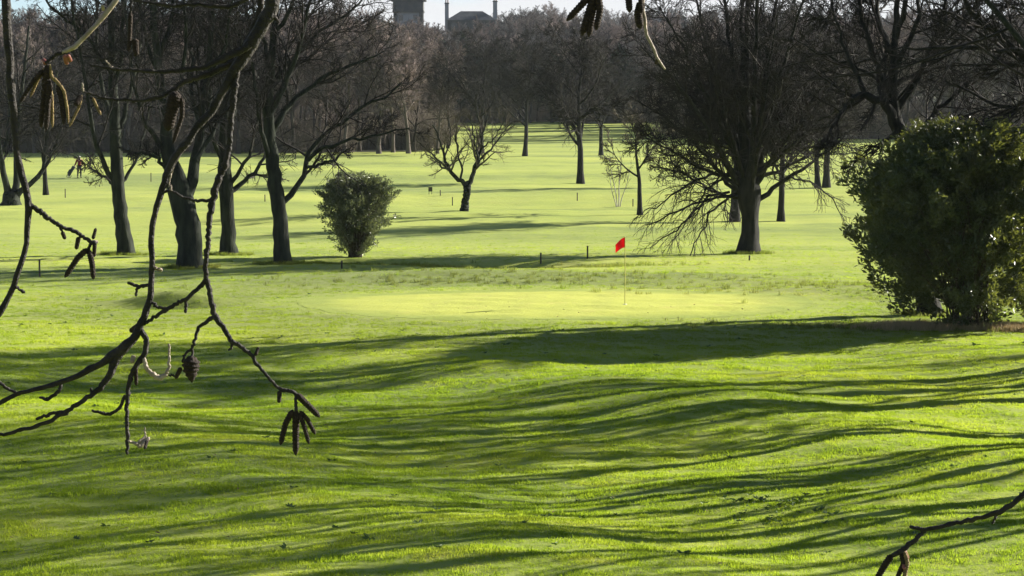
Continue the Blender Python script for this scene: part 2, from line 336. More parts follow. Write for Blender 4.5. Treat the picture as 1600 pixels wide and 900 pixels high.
def scatter(name, pts, tufts, smin, smax, label=None, size=None):
    c = bpy.data.collections.new(name + '_tufts')
    for t in tufts: c.objects.link(t)
    me = np_mesh(name, pts); ob = link(name, me, tufts[0].data.materials[0]); ob['kind'] = 'stuff'
    ng = bpy.data.node_groups.new(name, 'GeometryNodeTree'); ng.interface.new_socket('Geometry', in_out='INPUT', socket_type='NodeSocketGeometry')
    ng.interface.new_socket('Geometry', in_out='OUTPUT', socket_type='NodeSocketGeometry'); N, Lk = ng.nodes, ng.links
    gi, go = N.new('NodeGroupInput'), N.new('NodeGroupOutput'); ip = N.new('GeometryNodeInstanceOnPoints'); ci = N.new('GeometryNodeCollectionInfo')
    ci.inputs['Collection'].default_value = c; ci.inputs['Separate Children'].default_value = True; ci.inputs['Reset Children'].default_value = True
    ip.inputs['Pick Instance'].default_value = True
    rv = N.new('FunctionNodeRandomValue'); rv.data_type = 'FLOAT_VECTOR'; rv.inputs[0].default_value = (-.12, -.12, 0); rv.inputs[1].default_value = (.12, .12, 6.28)
    rs = N.new('FunctionNodeRandomValue'); rs.data_type = 'FLOAT'; rs.inputs[2].default_value = smin; rs.inputs[3].default_value = smax; rs.inputs['Seed'].default_value = 5
    Lk.new(gi.outputs[0], ip.inputs['Points']); Lk.new(ci.outputs[0], ip.inputs['Instance'])
    Lk.new(rv.outputs[0], ip.inputs['Rotation']); 
    if size is None: Lk.new(rs.outputs[1], ip.inputs['Scale'])
    else:
        at = me.attributes.new('tuft_size', 'FLOAT', 'POINT'); at.data.foreach_set('value', np.asarray(size, np.float32))
        na = N.new('GeometryNodeInputNamedAttribute'); na.data_type = 'FLOAT'; na.inputs[0].default_value = 'tuft_size'; Lk.new(na.outputs[0], ip.inputs['Scale'])
    Lk.new(ip.outputs[0], go.inputs[0])
    md = ob.modifiers.new('scatter', 'NODES'); md.node_group = ng
    if label: ob['label'] = label
    return ob
def field_points(y0, y1, dens, r):
    n = int(dens * .215 * (y1 ** 2 - y0 ** 2)); y = np.sqrt(r.uniform(y0 ** 2, y1 ** 2, n)); x = r.uniform(-1, 1, n) * (.208 * y + 1.2)
    return x, y
r = np.random.default_rng(3)
x, y = field_points(30, 128, 190, r); k = r.random(len(x)) < (1 - .93 * ss(40, 92, y)) * (1 - ss(92, 128, y)); x, y = x[k], y[k]
aa = np.arctan2((y - 75.6) / 5.6, (x - 1.3) / 7.6); gx, gy = green_out(aa)
ins = (x - 1.3) ** 2 + (y - 75.6) ** 2 < ((gx - 1.3) ** 2 + (gy - 75.6) ** 2) * r.uniform(.98, 1.5, len(x))
x, y = x[~ins], y[~ins]
scatter('grass', np.c_[x, y, H(x, y)], [tuft(50 + i, 16, .085, .018, .045, .0032, M['blade'], 'grass_tuft') for i in range(5)], .7, 1.35, None, r.uniform(.65, 1.2, len(x)) * (1 + .35 * vn(x, y, 1.5) + .25 * vn(x, y, .55)).clip(.45, 2.2))
# rougher, darker grass along the ditch, round the mounds and at the foot of trees
rx, ry = [], []
for cx, cy, sx, sy, n in ((.4, 95.2, 2.2, .45, 900), (-6.2, 96.8, 1.3, .3, 160), (-1.6, 86, 5.5, 1.8, 110), (9.5, 81, 3.0, 1.8, 170), (3.5, 85, 3, 1, 60), (-2.5, 84.5, 2.5, .8, 60), (11, 69, 3, .6, 250)):
    rx.append(r.normal(cx, sx, n)); ry.append(r.normal(cy, sy, n))
rx, ry = np.concatenate(rx), np.concatenate(ry)
scatter('rough_grass', np.c_[rx, ry, H(rx, ry)], [tuft(70 + i, 22, .10, .06, .15, .005, M['rough'], 'rough_tuft') for i in range(4)], .6, 1.3)

# ------------------------------------------------------------------ trees
def leaf_cloud(pts, nrm, size, r, fold=.25, flat=.5):
    n = len(pts); d = norm(nrm + r.normal(0, flat, (n, 3))); rv = r.normal(0, 1, (n, 3)); s = norm(rv - (rv * d).sum(1, keepdims=True) * d); nn = np.cross(d, s)
    L = size * r.uniform(.65, 1.25, n)[:, None]; w = L * .19
    base, mid, tip = pts, pts + d * L * .5 - nn * L * .04, pts + d * L - nn * L * .12
    ed = nn * w * fold
    V = np.stack([base, mid + s * w + ed, tip, mid - s * w + ed], 1).reshape(-1, 3); i = np.arange(n)[:, None] * 4
    T = np.concatenate([i + np.array([[0, 1, 2]]), i + np.array([[0, 2, 3]])])
    return V, T
NEAR = [(10, .16, 48, .42, .55, .016, 7, .13, .035, 4), (9, .12, 45, .50, .55, .013, 5, .14, .02, 3), (6, .1, 42, .58, .6, .010, 2, .14, .01, 3)]
def px_poly(pts, Y, dY=0., n=16, r=None, jit=0.):
    """photo polyline (px, py, width px) -> world points and radii; dY: how far it leans away along its length"""
    m = len(pts); P = []; R = []
    for i, (a_, b_, w_) in enumerate(pts):
        yy = Y + dY * i / (m - 1); P.append(W(a_, b_, yy)); R.append(w_ * .5 * yy / F_PX)
    D = resample(np.c_[np.array(P), np.array(R)[:, None]], n, jit, r)
    return D[:, :3], D[:, 3]
def tree_px(name, label, cat, base, trunk, limbs, seed, group=None, levels=NEAR, bark='bark', twig='twig', extra=None, more=0, bare=0):
    """a near tree: trunk and limbs follow the photograph, everything finer grows from them"""
    r = np.random.default_rng(seed); g = G(*base); Y = g[1]
    t = thing(name, label, cat, g, group)
    P, R = px_poly(trunk, Y, 0, 44, r, .018); P[0, 2] -= .15
    for q in r.integers(4, 30, 3): R[q] *= 1.07
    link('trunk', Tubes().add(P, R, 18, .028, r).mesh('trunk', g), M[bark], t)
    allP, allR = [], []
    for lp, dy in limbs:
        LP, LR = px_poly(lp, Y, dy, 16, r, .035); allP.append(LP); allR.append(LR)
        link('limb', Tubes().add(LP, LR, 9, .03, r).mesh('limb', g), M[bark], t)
    if bare: allP, allR = allP[:-bare], allR[:-bare]
    P3, R3 = np.stack(allP), np.stack(allR); L3 = np.linalg.norm(np.diff(P3, axis=1), axis=2).sum(1)
    L3 = np.minimum(L3, 7.5)
    tb = Tubes(); twigs(tb, P3, R3, L3, levels, r)
    if more:                          # slimmer limbs up the trunk that the photograph shows only as a dark tangle
        P, R = P[::2], R[::2]; p, d, L, q = spawn(P[None], R[None] * .5, np.array([9.5]), more, .42, .98, 42, 12, .5, .5, .025, r, .45)
        LP, LR = grow(p, d, L, q, q * .3, 9, .12, .05, r); tb.add(LP, LR, 5); twigs(tb, LP, LR, L, levels, r)
    if extra: extra(tb, r, Y)
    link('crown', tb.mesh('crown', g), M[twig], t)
    return t, Y, g

# left group, four big bare trees in front of the fairway
tree_px('bare_tree', 'tall bare tree with leaning trunk left of the three thicker trunks', 'tree', (196, 398),
  [(197, 402, 34), (196, 390, 27), (192, 360, 23), (186, 310, 20), (183, 280, 20), (182, 255, 19), (180, 200, 16), (176, 120, 13), (174, 40, 10), (170, -60, 7), (168, -150, 3)],
  [([(184, 288, 10), (165, 262, 8), (148, 225, 7), (140, 170, 6), (128, 90, 5), (112, 10, 4), (105, -60, 2)], -1.5),
   ([(186, 300, 6), (170, 282, 4), (150, 268, 3), (125, 250, 2)], 1.5),
   ([(188, 286, 6), (202, 270, 5), (216, 245, 4), (228, 200, 3), (236, 150, 2)], 1.),
   ([(180, 220, 9), (200, 160, 7), (215, 90, 5), (228, 10, 4), (240, -70, 2)], 2.),
   ([(181, 200, 8), (160, 150, 6), (150, 80, 5), (152, 0, 4), (150, -80, 2)], 2.5),
   ([(177, 140, 8), (190, 90, 6), (192, 20, 4), (200, -90, 2)], -2.),
   ([(176, 120, 7), (140, 60, 5), (90, 20, 4), (52, -20, 2)], -1.5),
   ([(175, 90, 7), (210, 40, 5), (250, -10, 4), (290, -80, 2)], .5)], 21, 'bare trees standing left of the green', more=9)
tree_px('bare_tree', 'thickest trunked bare tree in the left group, forking low into two stems', 'tree', (298, 418),
  [(298, 423, 48), (298, 410, 41), (297, 385, 38), (293, 350, 37), (287, 320, 37), (281, 298, 38), (276, 285, 36), (268, 262, 24), (262, 235, 20), (258, 190, 17), (250, 120, 14), (240, 40, 11), (236, -70, 8), (232, -190, 3)],
  [([(290, 310, 20), (299, 285, 19), (305, 250, 16), (312, 200, 13), (322, 130, 11), (330, 60, 8), (338, -30, 6), (345, -130, 3)], 1.5),
   ([(262, 240, 10), (240, 215, 8), (222, 180, 6), (205, 120, 5), (200, 40, 4), (190, -60, 2)], -2),
   ([(258, 262, 7), (245, 245, 6), (225, 240, 5), (198, 236, 3)], -1.),
   ([(258, 200, 9), (280, 150, 7), (290, 80, 6), (288, 0, 4), (292, -90, 2)], -1.5),
   ([(305, 250, 9), (330, 215, 7), (352, 170, 5), (368, 110, 4), (380, 30, 2)], 2),
   ([(312, 200, 8), (300, 140, 6), (298, 60, 5), (304, -40, 3)], 3),
   ([(250, 120, 8), (225, 60, 6), (215, -20, 4), (200, -120, 2)], 1.),
   ([(246, 90, 8), (268, 30, 6), (275, -50, 4), (280, -140, 2)], 2.),
   ([(322, 130, 7), (350, 80, 5), (362, 10, 4), (380, -70, 2)], -1.)], 22, 'bare trees standing left of the green', more=9)
tree_px('bare_tree', 'slim straight bare tree between the thick forked trunk and the single trunk beside the bush', 'tree', (356, 398),
  [(357, 402, 36), (357, 390, 27), (357, 365, 22), (355, 330, 21), (354, 300, 22), (352, 280, 22), (350, 240, 18), (352, 180, 15), (356, 110, 12), (358, 40, 9), (362, -60, 6), (366, -150, 3)],
  [([(360, 300, 9), (378, 285, 7), (395, 272, 6), (412, 250, 5), (422, 220, 3), (430, 180, 2)], 1.),
   ([(358, 290, 8), (374, 268, 6), (392, 240, 5), (400, 190, 4), (412, 130, 2)], -1.),
   ([(351, 260, 9), (335, 225, 7), (328, 170, 6), (322, 90, 4), (318, 0, 2)], -1.5),
   ([(351, 210, 8), (372, 160, 7), (388, 90, 5), (396, 10, 4), (400, -70, 2)], 1.),
   ([(354, 140, 8), (338, 80, 6), (334, 0, 4), (330, -90, 2)], 2.),
   ([(356, 110, 8), (378, 50, 6), (390, -30, 4), (402, -120, 2)], -2.),
   ([(357, 60, 7), (345, 0, 5), (345, -90, 3)], 1.)], 23, 'bare trees standing left of the green', more=9)
tree_px('bare_tree', 'single trunk bare tree with long right hand limb beside the small bush', 'tree', (441, 412),
  [(442, 417, 36), (441, 405, 27), (440, 380, 24), (438, 340, 22), (434, 310, 23), (430, 285, 22), (425, 250, 20), (420, 210, 18), (420, 150, 15), (426, 80, 11), (432, 10, 8), (436, -80, 5), (440, -150, 2)],
  [([(440, 318, 10), (452, 306, 10), (463, 290, 9), (475, 270, 8), (482, 245, 8), (492, 225, 7), (520, 200, 6), (560, 172, 5), (600, 150, 4), (628, 130, 2)], 1.),
   ([(482, 250, 7), (505, 232, 6), (540, 222, 5), (580, 212, 4), (640, 200, 2)], -1.),
   ([(478, 262, 6), (500, 258, 5), (525, 248, 4), (548, 232, 2)], .5),
   ([(424, 250, 9), (412, 225, 8), (405, 180, 6), (398, 120, 5), (388, 50, 3)], -2.),
   ([(421, 215, 11), (440, 180, 9), (465, 150, 7), (505, 120, 6), (560, 100, 4), (600, 80, 2)], 1.5),
   ([(420, 180, 10), (445, 130, 8), (468, 80, 7), (480, 20, 5), (500, -60, 3)], -1.5),
   ([(422, 140, 9), (455, 90, 7), (500, 50, 5), (550, 20, 4), (580, -20, 2)], 2.),
   ([(424, 110, 8), (410, 50, 6), (405, -20, 4), (400, -100, 2)], 1.),
   ([(428, 60, 8), (455, 10, 6), (475, -60, 4), (500, -120, 2)], -1.),
   ([(421, 170, 8), (400, 120, 6), (378, 70, 4), (360, 20, 2)], 2.5)], 24, 'bare trees standing left of the green', more=9)
# far left tree with stems parting at the ground
tree_px('bare_tree', 'low forking bare tree with three stems at the left edge', 'tree', (17, 320),
  [(17, 324, 34), (17, 315, 27), (18, 306, 26), (19, 302, 20)],
  [([(14, 306, 13), (8, 290, 10), (3, 260, 9), (-2, 225, 8), (-8, 170, 6), (-14, 100, 5), (-20, 20, 3)], -1.),
   ([(22, 306, 13), (27, 290, 11), (27, 260, 10), (25, 225, 9), (30, 170, 7), (38, 110, 5), (45, 40, 3)], 1.),
   ([(26, 306, 11), (40, 293, 9), (56, 280, 8), (66, 268, 7), (71, 250, 6), (72, 220, 5), (80, 170, 4), (90, 110, 2)], .5),
   ([(69, 262, 4), (80, 245, 3), (88, 225, 3), (100, 180, 2)], .5),
   ([(1, 245, 6), (12, 215, 5), (16, 160, 3), (12, 90, 2)], 1.)], 25)
# big dark tree right of the flag
fan = []
rf = np.random.default_rng(5)
for ex, ey, w0 in ((1000, 215, 9), (985, 150, 9), (1000, 70, 10), (1030, 10, 11), (1070, -60, 12), (1110, -130, 12), (1150, -170, 13), (1195, -160, 13), (1235, -120, 12), (1275, -60, 12), (1310, 10, 11), (1335, 80, 10), (1345, 150, 9), (1330, 215, 8), (1040, 110, 9), (1090, 40, 9), (1215, 20, 9), (1280, 90, 9), (1160, 60, 9), (1050, 180, 8), (1270, 180, 8), (1120, 110, 8), (1200, 120, 8), (1020, 260, 7)):
    t_ = rf.uniform(.0, 1); sy = 318 - 60 * t_; sx = 1169 + (ex - 1169) * .06
    bx = sx + (ex - sx) * .42; by = sy + (ey - sy) * .5 + rf.uniform(-5, 25)
    fan.append(([(sx, sy, w0 * 1.0), ((sx + bx) / 2 - (ex - 1169) * .01, (sy + by) / 2 + 8, w0 * .72), (bx, by, w0 * .52), ((bx + ex) / 2, (by + ey) / 2 - 6, w0 * .36), (ex, ey, 1.6)], rf.uniform(-4.5, 4.5)))
droop = [([(1158, 306, 9), (1132, 307, 7), (1100, 312, 6), (1070, 323, 5), (1042, 340, 4), (1010, 352, 2)], -2.),
   ([(1150, 300, 8), (1132, 317, 6), (1118, 320, 5), (1107, 335, 5), (1100, 355, 4), (1088, 376, 3), (1077, 402, 3), (1064, 416, 1.5)], -2.5),
   ([(1140, 300, 7), (1108, 306, 6), (1085, 330, 5), (1060, 354, 4), (1042, 370, 3), (1014, 388, 1.5)], -1.),
   ([(1120, 270, 7), (1080, 285, 6), (1050, 305, 4), (1020, 325, 3), (990, 342, 1.5)], 1.),
   ([(1130, 280, 6), (1105, 295, 5), (1092, 320, 4), (1075, 345, 3), (1050, 378, 1.5)], -3.)]
right_l = [([(1178, 320, 15), (1195, 303, 13), (1215, 290, 11), (1245, 270, 9), (1275, 250, 7), (1310, 225, 4), (1335, 200, 2)], 1.),
   ([(1215, 290, 5), (1240, 300, 4), (1265, 320, 3), (1285, 345, 2), (1295, 365, 1)], 0.),
   ([(1235, 275, 5), (1270, 285, 4), (1300, 310, 3), (1320, 345, 1.5)], 1.)]
DENSE = [(12, .18, 46, .40, .5, .014, 7, .14, .03, 4), (11, .12, 45, .48, .55, .010, 5, .16, .01, 3), (5, .1, 42, .60, .6, .0105, 2, .16, -.01, 3)]
CROWN = [(14, .16, 46, .40, .5, .018, 7, .14, .03, 4), (11, .10, 45, .50, .6, .0135, 5, .16, .01, 3), (5, .1, 42, .62, .7, .012, 2, .16, .0, 3)]
def hang(tb, r, Y):                   # fine drooping twigs under the low limbs
    P, R = zip(*[px_poly(lp, Y, dy, 16) for lp, dy in droop + right_l[2:]])
    P, R = np.stack(P), np.stack(R) * .62; L = np.linalg.norm(np.diff(P, axis=1), axis=2).sum(1)
    twigs(tb, P, R, L, [(12, .15, 36, .36, .5, .010, 7, .13, -.10, 4), (9, .12, 34, .5, .6, .0085, 4, .14, -.12, 3)], r)
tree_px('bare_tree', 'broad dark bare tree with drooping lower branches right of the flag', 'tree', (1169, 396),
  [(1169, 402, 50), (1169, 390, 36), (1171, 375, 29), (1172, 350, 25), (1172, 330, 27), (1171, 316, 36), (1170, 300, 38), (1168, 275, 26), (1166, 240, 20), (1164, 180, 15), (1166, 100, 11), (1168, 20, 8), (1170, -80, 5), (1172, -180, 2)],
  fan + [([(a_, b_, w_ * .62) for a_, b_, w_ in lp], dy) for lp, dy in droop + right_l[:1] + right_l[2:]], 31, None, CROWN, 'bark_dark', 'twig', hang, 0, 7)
# tree behind the big bush, with an arching limb
arch = [([(1404, 205, 18), (1392, 176, 16), (1375, 154, 14), (1352, 146, 12), (1333, 152, 10), (1318, 170, 7), (1300, 200, 5), (1288, 240, 2)], -1.),
   ([(1398, 180, 12), (1425, 140, 10), (1450, 90, 8), (1470, 30, 6), (1490, -60, 4), (1500, -140, 2)], 1.),
   ([(1395, 150, 12), (1370, 100, 9), (1352, 50, 7), (1340, -30, 5), (1330, -120, 2)], 1.5),
   ([(1396, 110, 11), (1425, 60, 8), (1440, 0, 6), (1450, -90, 4), (1455, -180, 2)], -1.5),
   ([(1352, 146, 9), (1335, 110, 7), (1318, 70, 5), (1300, 10, 4), (1290, -60, 2)], .5),
   ([(1412, 232, 10), (1445, 195, 8), (1490, 150, 6), (1540, 110, 4), (1590, 60, 2)], 1.),
   ([(1418, 250, 9), (1470, 222, 7), (1530, 205, 5), (1600, 175, 2)], -1),
   ([(1403, 205, 8), (1380, 225, 6), (1355, 235, 4), (1325, 262, 2)], 0),
   ([(1398, 90, 10), (1370, 30, 8), (1375, -50, 5), (1380, -170, 2)], 2.5),
   ([(1400, 60, 10), (1420, -10, 7), (1410, -100, 4), (1405, -200, 2)], -2.),
   ([(1397, 135, 9), (1440, 110, 7), (1500, 60, 5), (1560, 20, 4), (1610, -30, 2)], 2),
   ([(1397, 150, 8), (1350, 110, 6), (1290, 90, 4), (1240, 60, 2)], 2)]
tree_px('bare_tree', 'bare tree with an arching limb rising behind the large dark bush', 'tree', (1452, 492),
  [(1452, 497, 46), (1450, 480, 36), (1445, 440, 33), (1436, 380, 30), (1428, 300, 27), (1420, 250, 25), (1410, 220, 24), (1402, 200, 22), (1396, 170, 20), (1394, 130, 15), (1398, 70, 11), (1402, 0, 8), (1404, -90, 5), (1406, -200, 2)],
  arch, 32, None, DENSE, 'bark_dark', more=6)
tree_px('bare_tree', 'bare tree past the right edge reaching long limbs into the upper right corner', 'tree', (1765, 505),
  [(1765, 510, 60), (1765, 490, 46), (1758, 400, 40), (1745, 250, 36), (1735, 150, 30), (1730, 60, 24), (1725, -60, 16), (1720, -180, 8), (1718, -260, 3)],
  [([(1740, 200, 20), (1690, 160, 16), (1620, 105, 13), (1560, 55, 10), (1520, 20, 8), (1490, -25, 6), (1470, -80, 3)], -1.),
   ([(1736, 160, 14), (1690, 115, 11), (1610, 78, 8), (1530, 72, 7), (1460, 77, 5), (1385, 80, 2)], -2.),
   ([(1745, 250, 14), (1690, 215, 11), (1620, 180, 8), (1560, 165, 6), (1490, 130, 3)], 1.),
   ([(1732, 90, 15), (1670, 30, 11), (1600, -20, 9), (1560, -90, 6), (1540, -160, 3)], 1.),
   ([(1730, 60, 14), (1690, -20, 10), (1650, -110, 6), (1640, -200, 3)], -1),
   ([(1738, 180, 14), (1790, 120, 11), (1850, 60, 8), (1900, -20, 3)], 0),
   ([(1730, 40, 14), (1790, -40, 10), (1830, -140, 5), (1850, -220, 2)], 1),
   ([(1748, 280, 12), (1800, 230, 9), (1860, 190, 6), (1920, 160, 3)], 1),
   ([(1727, -20, 12), (1700, -100, 8), (1690, -190, 4), (1688, -260, 2)], 2),
   ([(1728, 0, 12), (1660, -50, 8), (1590, -60, 6), (1520, -50, 4), (1450, -70, 2)], 2)], 34, None, NEAR, 'bark_dark', more=8)
def auto_tree(seed, Ht, r0, cb, spread, nl, levels, lean=.02, lr=.5, up=.05, twist=.05, tip=.18, rl=.62):
    r = np.random.default_rng(seed)
    P, R = grow(np.zeros((1, 3)), np.array([[r.normal(0, lean), r.normal(0, lean), 1.]]), np.array([Ht * .88]), np.array([r0]), np.array([r0 * .15]), 12, twist, .04, r)
    P[0, 0, 2] = -.2; R[0, 0] *= 1.45; R[0, 1] *= 1.02
    tr = Tubes().add(P, R, 9); p, d, L, rr = spawn(P, R, np.array([Ht]), nl, cb, .97, spread, 9, lr, rl, .02, r, .62)
    LP, LR = grow(p, d, L, rr, rr * tip, 9, .12, up, r); tr.add(LP, LR, 6)
    tb = Tubes(); twigs(tb, np.concatenate([LP]), LR, L, levels, r)
    return tr.mesh('trunk'), tb.mesh('crown')
def place(pr, name, label, cat, px, py, sc, rz, group=None, Y=None, parts=True, mats=None, sz=None):
    g = G(px, py) if Y is None else None
    if g is None:
        x_ = (px - 800) / F_PX * Y; g = np.array([x_, Y, float(H(x_, Y))])
    if parts:
        t = thing(name, label, cat, g, group, rz); t.scale = (sc, sc, sz or sc)
        for nm, me, m in (('trunk', pr[0], 0), ('crown', pr[1], 1)):
            o = link(nm, me, mats[m] if mats else None, t)
        return t
def proto(*a_, mats, **k):
    t, c = auto_tree(*a_, **k); t.materials.append(mats[0]); c.materials.append(mats[1]); return t, c
FAR = [(9, .15, 48, .46, .65, .05, 5, .16, .05, 4), (9, .12, 45, .48, .65, .034, 4, .17, .04, 3), (6, .12, 42, .48, .7, .022, 1, .15, .03, 3)]
wb, wt, wt2 = M['wood_bark'], M['wood_twig'], M['wood_twig_b']
PW = [proto(100 + i, 15.5, .24, (.22, .3, .35, .26, .2)[i], (42, 36, 46, 40, 34)[i], (13, 14, 12, 14, 15)[i], FAR, mats=(wb, wt if i < 3 else wt2), lr=(.42, .38, .45, .42, .36)[i]) for i in range(5)]
MIDL = [(9, .16, 46, .46, .6, .026, 6, .14, .03, 4), (9, .10, 44, .52, .6, .019, 4, .15, .02, 3), (6, .1, 42, .55, .7, .014, 1, .15, .02, 3)]
bd, tw = M['bark_dark'], M['twig']
PM = [proto(200, 11.5, .26, .24, 52, 20, MIDL, mats=(bd, tw), lr=.48), proto(201, 13, .24, .24, 48, 19, MIDL, mats=(bd, tw), lr=.44),
      proto(202, 6.2, .19, .26, 50, 9, MIDL[:2] + [(5, .1, 40, .5, .7, .008, 2, .15, .05, 3)], mats=(M['bark'], M['twig_grey']), lr=.52, up=.12),
      proto(203, 5.6, .15, .34, 52, 8, MIDL[:2] + [(5, .1, 40, .5, .7, .008, 2, .15, .03, 3)], mats=(bd, M['twig_grey']), lr=.5, up=.06)]
place(PM[0], 'bare_tree', 'dark crowned bare tree on the fairway above and slightly left of the red flag', 'tree', 907, 287, 1.0, .6)
place(PM[1], 'bare_tree', 'dark bare tree standing alone on the distant rise left of the tree above the flag', 'tree', 820, 244, 1.05, 2.)
place(PM[1], 'bare_tree', 'leaning thin bare tree on the distant rise right of the tree above the flag', 'tree', 939, 243, .95, 4.)
place(PM[0], 'bare_tree', 'bare tree whose trunk shows just left of the broad dark tree trunk', 'tree', 1148, 346, .95, 3.)
place(PM[1], 'bare_tree', 'bare tree with a thin straight trunk just right of the broad dark tree', 'tree', 1220, 346, .75, 1.)
place(PM[1], 'bare_tree', 'left trunk of the close pair of distant bare trees near the large bush', 'tree', 1278, 293, .85, 5.)
place(PM[0], 'bare_tree', 'right trunk of the close pair of distant bare trees near the large bush', 'tree', 1291, 293, 1.0, 2.6)
place(PM[1], 'bare_tree', 'thin straight trunk bare tree behind the low forking tree at the left edge', 'tree', 72, 305, .72, .2)
place(PM[3], 'bare_tree', 'small bare tree at left tip of the broad dark tree, beside the pale saplings', 'tree', 1000, 336, 1.0, .9)
place(PM[0], 'bare_tree', 'distant bare tree trunk behind the small forked tree in the middle', 'tree', 752, 240, 1.15, 1.4)
# small forked tree in the middle of the fairway
SM = [(8, .2, 48, .46, .6, .014, 6, .15, .05, 4), (7, .12, 44, .5, .6, .009, 4, .15, .05, 3), (6, .1, 40, .55, .7, .007, 3, .15, .03, 3)]
tree_px('bare_tree', 'small spreading bare tree with forked trunk alone on the middle fairway', 'tree', (726, 330),
  [(725, 332, 15), (726, 326, 13), (727, 315, 11), (730, 300, 11), (730, 290, 12), (728, 285, 12)],
  [([(727, 289, 8), (718, 280, 7), (706, 270, 6), (698, 258, 5), (692, 240, 4), (686, 215, 3), (676, 195, 2)], -1.),
   ([(731, 289, 9), (738, 275, 7), (742, 262, 7), (748, 250, 6), (752, 225, 4), (756, 200, 3), (762, 178, 2)], .5),
   ([(742, 262, 5), (755, 245, 4), (768, 232, 3), (785, 210, 2), (800, 190, 1.5)], 1.),
   ([(720, 283, 4), (722, 262, 3), (714, 235, 3), (712, 205, 2), (716, 178, 1)], 1.),
   ([(700, 262, 4), (685, 250, 3), (668, 235, 2), (650, 218, 1)], -.5),
   ([(748, 250, 4), (742, 225, 3), (736, 200, 2), (738, 172, 1)], -1.),
   ([(702, 266, 4), (692, 262, 3), (680, 248, 2), (662, 240, 1)], .5),
   ([(752, 232, 3), (770, 220, 2), (785, 195, 1.5), (790, 175, 1)], -.8),
   ([(694, 245, 3), (704, 220, 2), (702, 195, 1.5), (696, 172, 1)], .8)], 33, None, SM, 'bark', 'twig_grey')
# pale multi-stemmed saplings
g = G(966, 323); t = thing('birch_sapling', 'pale thin multi stemmed saplings left of the small bare tree', 'sapling', g)
r = np.random.default_rng(8); tb = Tubes()
for k, (dx, hh) in enumerate(((-.22, 2.6), (-.1, 3.2), (.02, 2.9), (.1, 3.3), (.2, 2.7))):
    P, R = grow(np.array([[dx * .5, r.normal(0, .1), -.05]]), np.array([[dx * .6, 0, 1.]]), np.array([hh]), np.array([.03]), np.array([.008]), 8, .06, .02, r)
    link('stem', Tubes().add(P, R, 6).mesh('stem'), M['birch'], t)
    twigs(tb, P, R, np.array([hh]), [(8, .35, 30, .28, .5, .008, 4, .1, .05, 3), (4, .2, 30, .5, .6, .006, 2, .1, .05, 3)], r)
link('twigs', tb.mesh('twigs'), M['twig_grey'], t)

# the woods beyond the fairways
r = np.random.default_rng(77)
def wood(n, x0, x1, y0, y1, label, group, smin, smax, pr, yfun=None):
    for k in range(n):
        px = x0 + (x1 - x0) * (k + r.random()) / n; Y = y0 + (y1 - y0) * r.random() ** 1.3
        s = r.uniform(smin, smax)
        if yfun: s *= yfun(px)
        place(pr[int(r.integers(len(pr)))], 'bare_tree', label, 'tree', px, 0, s * r.uniform(.9, 1.1), r.uniform(0, 6.28), group, Y, sz=s)
wood(34, -140, 690, 277, 292, 'bare tree along the front edge of the brown wood on the left', 'front trees of the left wood', .62, .98, PW[:3], lambda p: 1 - .3 * float(ss(600, 720, p)))
wood(70, -170, 700, 292, 330, 'bare brown tree inside the wood on the left beyond the fairway', 'trees of the left wood', .85, 1.05, PW[:4], lambda p: 1 - .25 * float(ss(590, 720, p)))
wood(56, 670, 1070, 404, 450, 'bare grey tree in the wood beyond the distant rise', 'trees of the middle wood', .7, .92, PW[2:])
wood(62, 1040, 1760, 332, 400, 'bare tree in the wood behind the broad dark tree and the large bush', 'trees of the right wood', .8, 1.1, PW)
# deeper rows of the woods read as one mass
MASS = {}
def mass(name, regions, protos, s0, s1, seed):
    r = np.random.default_rng(seed); pts = []
    for n, x0, x1, y0, y1 in regions:
        Y = r.uniform(y0, y1, n); X_ = (r.uniform(x0, x1, n) - 800) / F_PX * Y; pts.append(np.c_[X_, Y, H(X_, Y)])
    obs = []
    for t_, c_ in (protos[0], protos[4]):
        if t_.name in MASS:
            obs.append(bpy.data.objects.new(name + '_tree', MASS[t_.name])); continue
        bm = bmesh.new(); bm.from_mesh(t_); nf = len(bm.faces); bm.from_mesh(c_); bm.faces.ensure_lookup_table()
        me = bpy.data.meshes.new(name); 
        for f in bm.faces[nf:]: f.material_index = 1
        bm.to_mesh(me); bm.free(); me.materials.append(t_.materials[0]); me.materials.append(c_.materials[0]); obs.append(bpy.data.objects.new(name + '_tree', me)); MASS[t_.name] = me
    return scatter(name, np.concatenate(pts), obs, s0, s1)
mass('far_wood', [(110, -170, 690, 330, 420), (70, 860, 1080, 450, 560), (90, 1040, 1760, 400, 520), (60, -200, 540, 560, 700), (60, 850, 1800, 560, 700), (70, -200, 590, 760, 1000), (70, 800, 1800, 760, 1000)], PW, .75, 1.05, 61)
mass('far_wood', [(110, 540, 870, 450, 585), (26, 780, 840, 670, 760)], PW, .74, .96, 63)
